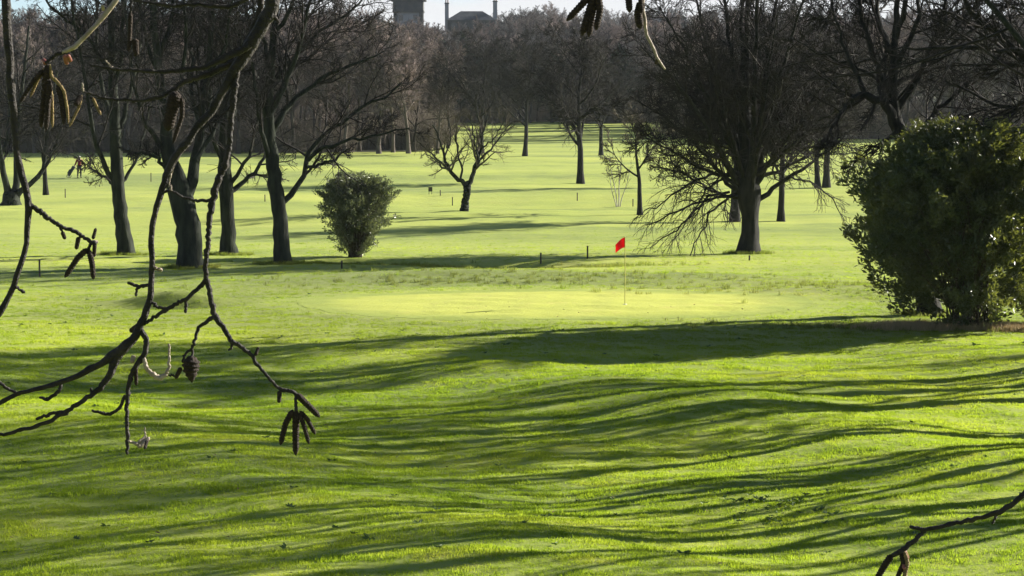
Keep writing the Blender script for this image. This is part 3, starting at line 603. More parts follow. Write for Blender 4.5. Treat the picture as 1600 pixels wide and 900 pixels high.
# brushwood and saplings under the trees
def brush(seed):
    r = np.random.default_rng(seed); k = 16; p = np.c_[r.normal(0, .5, (k, 2)), np.full(k, -.1)]; d = np.c_[r.normal(0, .4, (k, 2)), np.ones(k)]
    L = r.uniform(1.6, 3.6, k); P, R = grow(p, d, L, np.full(k, .03), np.full(k, .014), 5, .12, .05, r); tb = Tubes().add(P, R, 3)
    twigs(tb, P, R, L, [(9, .1, 45, .42, .6, .016, 3, .15, .04, 3), (6, .1, 42, .5, .7, .013, 2, .15, .02, 3)], r)
    return tb.mesh('brush'), None
bs = []
for q in range(3):
    me = brush(400 + q)[0]; me.materials.append(M['brush']); bs.append(bpy.data.objects.new('brushwood', me))
r = np.random.default_rng(62); pts = []
for n, x0, x1, y0, y1 in ((260, -170, 560, 279, 300), (160, 560, 680, 290, 330), (300, -170, 700, 300, 400), (260, 660, 1080, 405, 450), (260, 1040, 1760, 334, 400)):
    Y = r.uniform(y0, y1, n); X_ = (r.uniform(x0, x1, n) - 800) / F_PX * Y; pts.append(np.c_[X_, Y, H(X_, Y)])
scatter('undergrowth', np.concatenate(pts), bs, .7, 1.5)
# leaf litter under the woods
xs = np.linspace(-190, 330, 200); yl = np.r_[np.arange(279, 420, 2.), np.arange(420, 1000, 8.)]; XX, YY = np.meshgrid(xs, yl); PXX = 800 + F_PX * XX / YY
edge = 1.5 * np.sin(XX * .35) + 1.0 * np.sin(XX * .93 + 1)
inw = ((PXX < 690 + 8 * np.sin(YY * .3)) & (YY > 281 + edge)) | (YY > 404 + edge * 2) | ((PXX > 1050) & (YY > 333 + edge))
ii2 = np.arange(XX.size).reshape(XX.shape); qf = inw[:-1, :-1] & inw[1:, 1:] & inw[1:, :-1] & inw[:-1, 1:]
Qf = np.stack([ii2[:-1, :-1], ii2[:-1, 1:], ii2[1:, 1:], ii2[1:, :-1]], -1)[qf]
wf = link('woodland_floor', np_mesh('woodland_floor', np.c_[XX.ravel(), YY.ravel(), H(XX, YY).ravel() + .08], Qf), M['litter']); wf['kind'] = 'structure'
# trees standing to the right of the view whose shadows streak the near grass
SH = [(7, .2, 34, .5, .5, .022, 8, .08, .05, 5), (6, .15, 36, .5, .6, .011, 5, .12, .03, 4), (3, .1, 38, .5, .7, .006, 2, .15, .0, 3)]
PS = [proto(300, 16.0, .31, .12, 26, 11, SH, mats=(M['bark'], M['twig']), lr=.58, up=.06, tip=.22, rl=.5, twist=.03), proto(301, 14.5, .28, .14, 31, 10, SH, mats=(M['bark_dark'], M['twig']), lr=.56, up=.05, tip=.22, rl=.5, twist=.03)]
for k, (sx, sy, sc, rz) in enumerate(((14.8, 57.5, .95, .3), (17.2, 54.5, .9, 2.1), (24, 64, 1.05, 4.0), (20, 60, 1.0, 5.1), (14.2, 49, .85, 1.2), (31, 69, 1.0, 3.3), (12.4, 43, .75, 2.7), (17.6, 48.5, .9, 5.6), (16.2, 62, .9, 1.7), (22, 55, 1., .8), (19.5, 45, .95, 3.9), (15.4, 53, .8, 2.9))):
    t = thing('bare_tree', 'bare tree just beyond the right edge whose branches shade the near grass', 'tree', (sx, sy, float(H(sx, sy))), 'bare trees beside the near grass on the right', rz)
    t.scale = (sc,) * 3
    for nm, me in zip(('trunk', 'crown'), PS[k % 2]): link(nm, me, None, t)

# longer grass round the feet of the trunks, dead leaves and broad-leaved weeds in the lawn
feet = [(o.location.x, o.location.y) for o in COL.objects if o.type == 'EMPTY' and o.name.startswith('bare_tree') and o.location.y < 112]
r = np.random.default_rng(15); fx, fy = [], []
for px_, py_ in feet:
    n = 110; q = r.uniform(.35, 1.1, n); a_ = r.uniform(0, 6.28, n); fx.append(px_ + q * np.cos(a_)); fy.append(py_ + q * np.sin(a_) * .8)
fx, fy = np.concatenate(fx), np.concatenate(fy)
scatter('long_grass', np.c_[fx, fy, H(fx, fy)], [tuft(110 + i, 20, .10, .06, .16, .006, M['rough'], 'long_tuft') for i in range(3)], .6, 1.3)
def rosette(seed, n, L, m, name, lift):
    rr_ = np.random.default_rng(seed); a_ = rr_.uniform(0, 6.28, n); d = np.c_[np.cos(a_), np.sin(a_), rr_.uniform(.05, .4, n)]
    V, T = leaf_cloud(np.c_[rr_.normal(0, L * .12, (n, 2)), np.full(n, lift)], d, L, rr_, .3, .1); me = np_mesh(name, V, None, T, False); me.materials.append(m); return bpy.data.objects.new(name, me)
M['dead_leaf'] = mat('dead_leaf', (.12, .07, .035), .8, (.22, .14, .07), 3)
M['weed'] = mat('weed_leaf', (.05, .09, .02), .6, (.09, .13, .03), 3, trans=(.03, .05, .005))
x, y = field_points(30, 80, .22, r); k = np.hypot((x - 1.3) / 9, (y - 75.6) / 7) > 1; x, y = x[k], y[k]
cx, cy = r.normal(4.1, .55, 60), r.normal(41.0, .8, 60); x, y = np.r_[x, cx], np.r_[y, cy]
scatter('weeds', np.c_[x, y, H(x, y) + .01], [rosette(130 + i, 9, .085, M['weed'], 'weed', .02) for i in range(3)], .5, 1.3)
x, y = field_points(30, 75, .5, r)
scatter('fallen_leaves', np.c_[x, y, H(x, y) + .03], [rosette(140 + i, 1, .065, M['dead_leaf'], 'fallen_leaf', .02) for i in range(3)], .6, 1.4)

# ------------------------------------------------------------------ air
V = np.array([(sx * 2700., (-120., 4700.)[sy > 0], (-2.5, 75.)[sz > 0]) for sx in (-1, 1) for sy in (-1, 1) for sz in (-1, 1)])
hz = np_mesh('haze', V, [[0, 1, 3, 2], [4, 6, 7, 5], [0, 4, 5, 1], [2, 3, 7, 6], [0, 2, 6, 4], [1, 5, 7, 3]], None, False)
hm = bpy.data.materials.new('haze_air'); hm.use_nodes = True; hn = hm.node_tree.nodes; hn.remove(hn['Principled BSDF'])
pv = hn.new('ShaderNodeVolumePrincipled'); pv.inputs['Color'].default_value = (.82, .90, 1, 1); pv.inputs['Density'].default_value = .00006; pv.inputs['Anisotropy'].default_value = .1
hm.node_tree.links.new(pv.outputs[0], hn['Material Output'].inputs['Volume']); ho = link('haze', hz, hm); ho['kind'] = 'stuff'

# ------------------------------------------------------------------ bushes
def bush(name, label, g, hs, prof, Ht, nleaf, lsize, seed, leafm, top_loose=.0, offx=0., sprigs=260, cat='bush', parts=('foliage', 'stems'), zmin=.12):
    r = np.random.default_rng(seed); t = thing(name, label, cat, g)
    ph = r.uniform(0, 6.28, 6)
    def rad(h, a):
        q = np.interp(h, hs, prof)
        return q * (1 + .10 * np.sin(3 * a + ph[0] + 3 * h) + .09 * np.sin(5 * a + ph[1] - 7 * h) + .08 * np.sin(9 * h * 2 + ph[2] + 2 * a))
    # sprig tips spread through the volume, mostly near its skin; leaves cluster on each sprig
    ns = sprigs; h = np.sqrt(r.uniform(.0, 1, ns)) * .98 + .01; a = r.uniform(0, 6.28, ns); q = r.random(ns) ** .45
    R = rad(h, a) * q * r.uniform(.92, 1.1 + top_loose, ns)
    tips = np.c_[R * np.cos(a) + offx * ss(0, .5, h), R * np.sin(a), h * Ht * r.uniform(.96, 1.03 + top_loose * .6, ns)]
    out = norm(np.c_[np.cos(a), np.sin(a), .55 + 0 * a])
    per = nleaf // ns; idx = np.repeat(np.arange(ns), per); tt = r.random(ns * per)
    pts = tips[idx] - out[idx] * (tt * lsize * 3.4)[:, None] + r.normal(0, lsize * .45, (ns * per, 3))
    pts[:, 2] = np.maximum(pts[:, 2], zmin)
    V, T = leaf_cloud(pts, out[idx], lsize, r, flat=.75)
    link(parts[0], np_mesh(parts[0], V, None, T, False), M[leafm], t)
    st = Tubes(); k = min(ns, 70); sel = r.choice(ns, k, False)
    b0 = np.c_[r.normal(0, prof[0] * .3, k), r.normal(0, prof[0] * .3, k), np.full(k, -.1)]
    u_ = np.linspace(0, 1, 7)[None, :, None]; tp = tips[sel] - out[sel] * lsize
    mid = b0 * .5 + tp * .5; mid[:, :2] = b0[:, :2] + (tp[:, :2] - b0[:, :2]) * .32
    Pm = (1 - u_) ** 2 * b0[:, None] + 2 * u_ * (1 - u_) * mid[:, None] + u_ ** 2 * tp[:, None]
    st.add(Pm, np.repeat(np.linspace(.028, .007, 7)[None], k, 0), 4); link(parts[1], st.mesh(parts[1]), M['stem'], t)
    return t
g = G(1505, 516); gx = g.copy()
bush('evergreen_bush', 'large dark rounded evergreen bush at the right edge', g + np.array([.3, .9, 0]), [0, .04, .10, .2, .4, .6, .78, .92, 1], [1.0, 1.5, 2.2, 2.6, 2.85, 2.95, 2.8, 2.2, 1.2], 5.3, 105000, .165, 41, 'leaf', .08, -.15, 1900)
g = G(556, 402)
bush('evergreen_bush', 'small vase shaped sun flecked bush in the middle left of the fairway', g, [0, .1, .25, .45, .65, .8, .92, 1], [.36, .62, .98, 1.22, 1.36, 1.38, 1.18, .75], 3.1, 44000, .105, 42, 'leaf_light', .12, -.02, 800)
for px_, Y_, h_, w_, sd, lab in ((692, 407, 12.5, 3.2, 51, 'dark evergreen tree at the left end of the middle wood, left of two others'), (722, 411, 13.5, 3.8, 52, 'largest of the dark evergreen trees in the middle wood below the house'),
  (757, 408, 11.5, 3.0, 53, 'dark evergreen tree in the middle wood nearest the lone distant tree'), (868, 412, 11.0, 3.4, 54, 'dark evergreen tree in the middle wood left of the tree above the flag'), (968, 409, 11.5, 3.2, 55, 'dark evergreen tree in the middle wood right of the leaning thin tree')):
    x_ = (px_ - 800) / F_PX * Y_
    bush('evergreen_tree', lab, (x_, Y_, float(H(x_, Y_))), [0, .1, .2, .4, .65, .85, 1], [.3, .7 * w_, .95 * w_, w_, .9 * w_, .6 * w_, .2], h_, 5200, .42, sd, 'conifer', .1, 0, 420, 'tree', ('crown', 'trunk'), .6)
# dry straw and leaf litter at the foot of the large bush
r = np.random.default_rng(9); n = 700
sx = np.concatenate([r.normal(gx[0] - 1.2, .75, n), r.normal(gx[0] + 1.2, .6, n)]); sy = np.concatenate([r.normal(gx[1] + .5, .35, n), r.normal(gx[1] + .35, .35, n)])
scatter('dry_grass', np.c_[sx, sy, H(sx, sy)], [tuft(90 + i, 18, .12, .05, .22, .005, M['straw'], 'straw_tuft') for i in range(3)], .6, 1.2)

# ------------------------------------------------------------------ flag, posts
def lathe(prof, k=10, origin=(0, 0, 0)):
    P = np.array([[0, 0, z] for z, _ in prof], float) + np.asarray(origin); return Tubes().add(P, np.array([q for _, q in prof]), k)
g = G(976.5, 476); t = thing('golf_flag', 'red flag on a thin flagstick standing in the putting green', 'flag', g)
hp = 106 / F_PX * g[1]
link('flagstick', lathe([(-.1, .013), (hp * .5, .013), (hp - .01, .011), (hp, .0115), (hp + .02, .006), (hp + .025, .0005)], 8).mesh('flagstick'), M['pole'], t)
nu, nv = 12, 9; V = []
for side in (-.004, .004):
    for i in range(nu):
        for j in range(nv):
            f, k = i / (nu - 1), j / (nv - 1)
            V.append((-.012 - f * .27, side + .045 * math.sin(f * 5.5 + k * 1.5) * f, hp + .0 - k * .30 - f * .20 + .05 * f * k + (.02 * math.sin(f * 4))))
Q = []; o2 = nu * nv
for i in range(nu - 1):
    for j in range(nv - 1):
        q = [i * nv + j, i * nv + j + 1, (i + 1) * nv + j + 1, (i + 1) * nv + j]; Q += [q, [v + o2 for v in q[::-1]]]
for i in range(nu - 1):
    for j in (0, nv - 1): q = [i * nv + j, (i + 1) * nv + j, (i + 1) * nv + j + o2, i * nv + j + o2]; Q.append(q)
for j in range(nv - 1):
    for i in (0, nu - 1): Q.append([i * nv + j, i * nv + j + 1, i * nv + j + 1 + o2, i * nv + j + o2])
link('flag_cloth', np_mesh('flag_cloth', V, Q), M['flag'], t)
c = lathe([(-.1, .054), (.016, .054), (.018, .060), (.010, .062)], 14).mesh('hole_rim'); link('hole_rim', c, M['white'], t)

posts = [(845, 412, 17, 'short dark marker post standing in the grassy ditch behind the green'), (918, 404, 20, 'dark marker post left of the red flag, at the end of the ditch'),
 (534, 420, 13, 'short marker post in front of the vase shaped bush'), (62, 432, 27, 'dark marker post in shade at the far left'),
 (102, 309, 14, 'thin marker post right of the thin trunk at the far left'), (414, 315, 11, 'marker post just left of the single trunk with the long limb'),
 (688, 306, 9, 'middle of the three tiny posts left of the small forked tree'), (707, 321, 13, 'tiny post nearest the trunk of the small forked tree'),
 (902, 314, 13, 'thin marker post below the tree standing above the flag'), (989, 323, 12, 'thin marker post between the pale saplings and the small tree'),
 (236, 284, 14, 'thin marker post between the leaning trunk and the thick forked tree'), (1171, 407, 8, 'short stub of a post before the broad dark tree')]
for px, py, hpx, lab in posts:
    g = G(px, py); h = hpx / F_PX * g[1]; w = .034
    t = thing('marker_post', lab, 'post', g, 'marker posts on the course')
    link('shaft', lathe([(-.15, w), (h * .5, w * .96), (h - .05, w * .93)], 8).mesh('shaft'), M['post'], t)
    link('cap', lathe([(h - .052, w * 1.12), (h - .02, w * 1.12), (h, w * .6), (h + .004, .001)], 8).mesh('cap'), M['post'], t)
def box(c, s, bev=0.):
    bm = bmesh.new(); bmesh.ops.create_cube(bm, size=1.0); bmesh.ops.scale(bm, vec=s, verts=bm.verts); bmesh.ops.translate(bm, vec=c, verts=bm.verts)
    if bev: bmesh.ops.bevel(bm, geom=bm.edges[:], offset=bev, segments=2, affect='EDGES')
    return bm
def bmobj(name, bm, m, parent=None):
    me = bpy.data.meshes.new(name); bm.to_mesh(me); bm.free(); return link(name, me, m, parent)
g = G(672.5, 303); t = thing('tee_sign', 'small dark sign block on the fairway left of the small forked tree', 'sign', g)
bmobj('board', box((0, 0, .30), (.26, .07, .28), .012), M['post'], t)
for s in (-.09, .09): link('leg', lathe([(-.1, .02), (.17, .02)], 6, (s, 0, 0)).mesh('leg'), M['post'], t)

# ------------------------------------------------------------------ golfer and trolley
def skin_obj(name, verts, edges, radii, m, parent, root=0, sub=1):
    me = bpy.data.meshes.new(name); me.from_pydata(verts, edges, []); o = bpy.data.objects.new(name, me); COL.objects.link(o)
    o.modifiers.new('skin', 'SKIN')
    if sub: s = o.modifiers.new('sub', 'SUBSURF'); s.levels = s.render_levels = sub
    sv = me.skin_vertices[0].data
    for i, q in enumerate(radii): sv[i].radius = (q, q) if not isinstance(q, tuple) else q; sv[i].use_root = (i == root)
    bpy.context.view_layer.update()
    dg = bpy.context.evaluated_depsgraph_get(); m2 = bpy.data.meshes.new_from_object(o.evaluated_get(dg)); bpy.data.objects.remove(o); bpy.data.meshes.remove(me)
    for p in m2.polygons: p.use_smooth = True
    m2.name = name; m2.materials.clear(); return link(name, m2, m, parent)
g = G(124, 278); t = thing('person', 'golfer in a dark red jacket and pale cap with one hand on a trolley', 'person', g, rz=math.radians(200))
# body: x right, y forward
J = dict(pel=(0, 0, .95), abd=(0, .02, 1.12), chest=(0, .05, 1.32), neckb=(0, .07, 1.46), neck=(0, .09, 1.53), headc=(0, .11, 1.62), headt=(0, .10, 1.72),
 hl=(-.09, 0, .90), kl=(-.10, .14, .50), al=(-.10, .08, .09), tl=(-.11, .22, .03), hr=(.09, 0, .90), kr=(.10, -.02, .49), ar=(.10, -.20, .10), trr=(.11, -.08, .03),
 sl=(-.19, .04, 1.42), el=(-.25, -.05, 1.16), wl=(-.22, .14, .98), pl=(-.21, .20, .95), sr=(.19, .04, 1.42), er=(.25, -.08, 1.17), wr=(.30, -.22, .98), pr=(.31, -.27, .94))
ks = list(J); vs = [J[k] for k in ks]; ix = {k: i for i, k in enumerate(ks)}
ed = [('pel', 'abd'), ('abd', 'chest'), ('chest', 'neckb'), ('neckb', 'neck'), ('neck', 'headc'), ('headc', 'headt'), ('pel', 'hl'), ('hl', 'kl'), ('kl', 'al'), ('al', 'tl'), ('pel', 'hr'), ('hr', 'kr'), ('kr', 'ar'), ('ar', 'trr'),
 ('neckb', 'sl'), ('sl', 'el'), ('el', 'wl'), ('wl', 'pl'), ('neckb', 'sr'), ('sr', 'er'), ('er', 'wr'), ('wr', 'pr')]
rd = dict(pel=.13, abd=.125, chest=.14, neckb=.085, neck=.052, headc=.082, headt=.065, hl=.085, kl=.055, al=.038, tl=.035, hr=.085, kr=.055, ar=.038, trr=.035, sl=.062, el=.042, wl=.027, pl=.03, sr=.062, er=.042, wr=.027, pr=.03)
E = [(ix[p], ix[q]) for p, q in ed]; RD = [rd[k] for k in ks]
for s, p in (('l', 'pl'), ('r', 'pr')):            # five fingers a hand
    c = np.array(J[p]); d = norm(c - np.array(J['w' + s])); sg = -1 if s == 'l' else 1
    for k, (o_, ln) in enumerate(((-.024, .07), (-.008, .08), (.008, .075), (.024, .058), (-.04, .05))):
        a0 = c + np.array([o_, 0, 0]) + d * (.02 if k < 4 else -.02); a1 = a0 + d * ln * .5 + np.array([(-.02 if k == 4 else 0), 0, 0]); a2 = a1 + (d * .6 + np.array([0, 0, -.6])) * ln * .5
        b = len(vs); vs += [tuple(a0), tuple(a1), tuple(a2)]; RD += [.011, .009, .007]; E += [(ix[p], b), (b, b + 1), (b + 1, b + 2)]
skin_obj('body', vs, E, RD, M['skin'], t)
def cloth(name, keys, ee, grow_, m):
    ii_ = {k: i for i, k in enumerate(keys)}; skin_obj(name, [J[k] for k in keys], [(ii_[p], ii_[q]) for p, q in ee], [rd[k] + grow_ for k in keys], m, t)
cloth('jacket', ['abd', 'pel', 'chest', 'neckb', 'sl', 'el', 'wl', 'sr', 'er', 'wr'], [('pel', 'abd'), ('abd', 'chest'), ('chest', 'neckb'), ('neckb', 'sl'), ('sl', 'el'), ('el', 'wl'), ('neckb', 'sr'), ('sr', 'er'), ('er', 'wr')], .028, M['red_cloth'])
cloth('trousers', ['pel', 'hl', 'kl', 'al', 'hr', 'kr', 'ar'], [('pel', 'hl'), ('hl', 'kl'), ('kl', 'al'), ('pel', 'hr'), ('hr', 'kr'), ('kr', 'ar')], .02, M['dark_cloth'])
for s, k in ((-.105, (.15, .09)), (.105, (-.14, .095))):
    bmobj('shoe', box((s, k[0], .05), (.10, .29, .10), .03), M['rubber'], t)
hd = Vector(J['headc'])
for s in (-1, 1):
    bmobj('ear', box((hd.x + s * .088, hd.y - .01, hd.z), (.02, .035, .06), .008), M['skin'], t)
    bmobj('eye', box((hd.x + s * .032, hd.y + .082, hd.z + .02), (.026, .012, .014), .004), M['dark_cloth'], t)
bmobj('nose', box((hd.x, hd.y + .095, hd.z - .015), (.026, .035, .045), .010), M['skin'], t)
bmobj('mouth', box((hd.x, hd.y + .083, hd.z - .05), (.045, .010, .010), .003), M['bud'], t)
link('hair', lathe([(-.06, .04), (-.04, .085), (.02, .094), (.05, .088)], 14, tuple(hd + Vector((0, -.018, 0)))).mesh('hair'), M['hair'], t)
cap = link('cap', lathe([(.03, .100), (.05, .102), (.09, .088), (.12, .055), (.13, .002)], 16, tuple(hd)).mesh('cap'), M['cap'], t)
bmobj('peak', box((hd.x, hd.y + .13, hd.z + .04), (.13, .10, .012), .005), M['cap'], cap)

g2 = g + np.array([-.62, .1, 0]); g2[2] = float(H(g2[0], g2[1]))
t2 = thing('golf_trolley', 'dark golf bag leaning on a two wheeled trolley beside the golfer', 'golf trolley', g2)
def rod(name, a_, b_, q, m, par, k=6): return link(name, Tubes().add(np.array([a_, b_], float), np.array([q, q]), k).mesh(name), m, par)
d = norm(np.array([.62, 0, 1.0])); b0 = np.array([-.28, 0, .16])
P = np.array([b0, b0 + d * .02, b0 + d * .3, b0 + d * .7, b0 + d * .88, b0 + d * .89]); bag = link('bag', Tubes().add(P, np.array([.02, .12, .125, .13, .145, .10]), 12).mesh('bag'), M['bag'], t2)
link('pocket', Tubes().add(np.array([b0 + d * .12, b0 + d * .16, b0 + d * .5, b0 + d * .54]) + np.array([-.10, 0, .06]), np.array([.02, .08, .08, .02]), 8).mesh('pocket'), M['bag'], bag)
for k in range(6):
    o_ = np.array([.05 * math.cos(k), .06 * math.sin(k * 1.05), 0]); rod('club', b0 + d * .5 + o_, b0 + d * (1.02 + .02 * k) + o_, .007, M['metal'], t2)
    bmobj('club_head', box(tuple(b0 + d * (1.03 + .02 * k) + o_), (.08, .03, .05), .01), M['metal'], t2)
rod('handle', b0 + d * .3 + np.array([.02, 0, -.12]), np.array([.44, -.02, .98]), .014, M['metal'], t2)
rod('axle', (-.22, -.3, .14), (-.22, .3, .14), .012, M['metal'], t2)
for s in (-.3, .3):
    an = np.linspace(0, 2 * math.pi, 21); P = np.c_[-.22 + .13 * np.cos(an), np.full(21, s), .145 + .13 * np.sin(an)]
    w = link('wheel', Tubes().add(P, np.full(21, .02), 6).mesh('wheel'), M['rubber'], t2)
    for k in range(3):
        c_, s_ = math.cos(k * 1.047), math.sin(k * 1.047); rod('spoke', (-.22 - .12 * c_, s, .145 - .12 * s_), (-.22 + .12 * c_, s, .145 + .12 * s_), .006, M['metal'], w)

# ------------------------------------------------------------------ buildings on the skyline
def bz(px, py, Y): return W(px, py, Y)
Yt = 600; kx = Yt / F_PX
c = bz(638.5, 30, Yt); zb = float(H(c[0], Yt)); t = thing('stone_tower', 'dark square tower with overhanging top rising above the wood', 'tower', (c[0], Yt, zb))
def zz(py, Y): return bz(800, py, Y)[2]
w = 44 * kx
def blk(name, z0, z1, wx, wy, m, par, off=(0, 0), bev=.05): return bmobj(name, box((off[0], off[1], (z0 + z1) / 2 - zb), (wx, wy, z1 - z0), bev), m, par)
z1 = zz(20, Yt)
blk('wall', zb - 1, z1, w * .92, w * .92, M['stone_pale'], t)
for s in (-1, 1):
    for q in (-1, 1): blk('pier', zb - 1, z1 - .02, w * .13, w * .13, M['stone_dark'], t, (s * w * .45, q * w * .45))
blk('cornice', z1, z1 + .5, w * 1.1, w * 1.1, M['stone_dark'], t)
blk('upper_storey', z1 + .5, zz(2, Yt), w * 1.06, w * 1.06, M['stone_dark'], t)
blk('upper_cornice', zz(2, Yt), zz(-4, Yt), w * 1.24, w * 1.24, M['stone_dark'], t)
blk('parapet', zz(-4, Yt), zz(-14, Yt), w * 1.1, w * 1.1, M['stone_dark'], t)
for s in (-.25, .25): blk('window', zz(33, Yt), zz(24, Yt), .9, .1, M['glass'], t, (s * w, -w * .465), 0)
Yh = 640; kh = Yh / F_PX; c = bz(737, 30, Yh); zb = float(H(c[0], Yh)); t = thing('hipped_house', 'house with a dark hipped slate roof between two tall chimneys', 'house', (c[0], Yh, zb))
we, de = 78 * kh, 8.0; ze = zz(32, Yh); zr = zz(17.5, Yh)
blk('wall', zb - 1, ze, we * .95, de * .95, M['stone_dark'], t)
bm = bmesh.new(); rw = 17 * kh
v = [bm.verts.new((sx * we / 2, sy * de / 2, ze - zb)) for sx, sy in ((-1, -1), (1, -1), (1, 1), (-1, 1))] + [bm.verts.new((-rw, 0, zr - zb)), bm.verts.new((rw, 0, zr - zb))]
for f in ((0, 1, 5, 4), (1, 2, 5), (2, 3, 4, 5), (3, 0, 4), (3, 2, 1, 0)): bm.faces.new([v[i] for i in f])
bmobj('roof', bm, M['slate'], t)
for px_, top, wd_ in ((698.5, 6, 6.), (773.5, 3, 6.5)):
    x_ = (px_ - 737) * kh; ch = blk('chimney', ze - 3, zz(top, Yh), wd_ * kh, 1.3, M['stone_pale'], t, (x_, -.3)); blk('chimney_cap', zz(top, Yh), zz(top - 1.5, Yh), wd_ * kh * 1.25, 1.6, M['stone_dark'], ch, (x_, -.3))
    for q in (-.25, .25): link('chimney_pot', lathe([(0, .16), (.5, .13), (.9, .14)], 8, (x_ + q, -.3, zz(top - 1.5, Yh) - zb)).mesh('chimney_pot'), M['pot'], ch)
for s in (-.35, -.12, .12, .35): blk('window', ze - 2.4, ze - .8, 1.0, .1, M['glass'], t, (s * we, -de * .48), 0)
Yc = 540; kc = Yc / F_PX; c = bz(1012, 60, Yc); zb = float(H(c[0], Yc)); t = thing('brick_house', 'red brown house with white eaves glimpsed behind the hanging twig', 'house', (c[0], Yc, zb))
we, de = 52 * kc, 7.; ze = zz(45, Yc); blk('wall', zb - 1, ze, we, de, M['brick'], t)
blk('eaves', ze, ze + .35, we * 1.06, de * 1.08, M['white'], t)
bm = bmesh.new(); zr = ze + 2.2
v = [bm.verts.new((sx * we * .53, sy * de * .54, ze + .35 - zb)) for sx, sy in ((-1, -1), (1, -1), (1, 1), (-1, 1))] + [bm.verts.new((-we * .53, 0, zr - zb)), bm.verts.new((we * .53, 0, zr - zb))]
for f in ((0, 1, 5, 4), (1, 2, 5), (2, 3, 4, 5), (3, 0, 4), (3, 2, 1, 0)): bm.faces.new([v[i] for i in f])
bmobj('roof', bm, M['slate'], t)
for px_, w_ in ((1003, 6), (1030, 12)):
    fr = blk('window', zz(54 if px_ < 1010 else 66, Yc), zz(46 if px_ < 1010 else 61, Yc), w_ * kc, .12, M['white'], t, ((px_ - 1012) * kc, -de / 2 - .02), 0)
    blk('pane', zz(53 if px_ < 1010 else 65.2, Yc), zz(47 if px_ < 1010 else 61.8, Yc), w_ * kc * .7, .1, M['glass'], fr, ((px_ - 1012) * kc, -de / 2 - .05), 0)

# ------------------------------------------------------------------ the two alders beside the camera and their hanging branches
def node_poly(pts, Y, m, part, parent, taper_jit=.06, k=8, seed=0):
    taper_jit *= .7; r = np.random.default_rng(seed + int(abs(pts[0][0]) * 7 + abs(pts[-1][1]))); n = max(10, 5 * len(pts))
    P, R = px_poly(pts, Y, 0, n, r, .0006); R = R * (1 + r.normal(0, taper_jit, n)); 
    for q in r.integers(2, n - 1, max(1, n // 9)): R[q] *= 1.22
    P = np.concatenate([P, P[-1:] + norm(P[-1:] - P[-2:-1]) * R[-1] * .6]); R = np.r_[R, R[-1] * .25]
    return Tubes().add(P, R, k)
def capsule(pts, Y, w, scales=True, k=10, seed=1):
    """a catkin or bud: a scaly, slightly curved spindle along photo points"""
    r = np.random.default_rng(seed); L = [(a_, b_, w) for a_, b_ in pts]; n = 40 if scales else 14
    P, R = px_poly(L, Y, r.uniform(-.012, .012), n, r, 0); t_ = np.linspace(0, 1, n)
    env = np.minimum(1, np.sqrt(np.clip(t_ / .12, 0.02, 1))) * np.minimum(1, np.sqrt(np.clip((1 - t_) / .14, 0.01, 1))) * (1 - .18 * t_)
    if scales: env = env * (1 + .13 * np.where(np.arange(n) % 3 == 0, -1, .5))
    return Tubes().add(P, R * env, k)
class Alder:
    def __init__(s, label, base, group=None):
        s.o = np.array([base[0], base[1], float(H(*base))]); s.t = thing('alder_tree', label, 'tree', s.o, group)
    def branch(s, pts, Y, m='near_bark'):
        s.b = link('hanging_branch', node_poly(pts, Y, None, None, None).mesh('hanging_branch', s.o), M[m], s.t); s.Y = Y; return s.b
    def twig(s, pts, m='near_bark', dY=0., name='twig'): return link(name, node_poly(pts, s.Y + dY, 0, 0, 0, .05, 7).mesh(name, s.o), M[m], s.b)
    def catkin(s, pts, w, m='catkin', dY=0., name='catkin', scales=True): return link(name, capsule(pts, s.Y + dY, w, scales, 10, int(pts[0][0])).mesh(name, s.o), M[m], s.b)
    def cone(s, pts, w):
        n = 24; P, R = px_poly([(a_, b_, w) for a_, b_ in pts], s.Y, 0, n, None, 0); t_ = np.linspace(0, 1, n)
        env = np.interp(t_, [0, .06, .25, .5, .8, 1], [.15, .62, 1., .9, .5, .05]) * (1 + .10 * np.where(np.arange(n) % 4 < 2, 1, -1))
        return link('cone', Tubes().add(P, R * env, 9).mesh('cone', s.o), M['catkin'], s.b)
    def bud(s, pts, w, m='catkin', dY=0.): return s.catkin(pts, w, m, dY, 'bud', False)

A1 = Alder('alder beside the camera whose catkin branches hang across the left of the view', (-2.3, 3.4))
def w3(name, pts, rad, tree, m='near_bark', k=12):
    D = resample(np.c_[np.array(pts, float), np.array(rad)[:, None]], 26, .006); link(name, Tubes().add(D[:, :3], D[:, 3], k).mesh(name, tree.o), M[m], tree.t)
w3('trunk', [(-2.3, 3.4, 4.6), (-2.28, 3.4, 5.6), (-2.2, 3.42, 6.8), (-2.1, 3.45, 8.0), (-2.05, 3.5, 9.5), (-2.0, 3.5, 11.5)], [.15, .12, .105, .09, .06, .02], A1)
w3('limb', [(-2.18, 3.42, 6.9), (-1.6, 3.42, 7.15), (-.9, 3.4, 7.32), (-.3, 3.4, 7.36), (.25, 3.4, 7.34), (.5, 3.4, 7.25)], [.05, .04, .033, .027, .02, .01], A1)
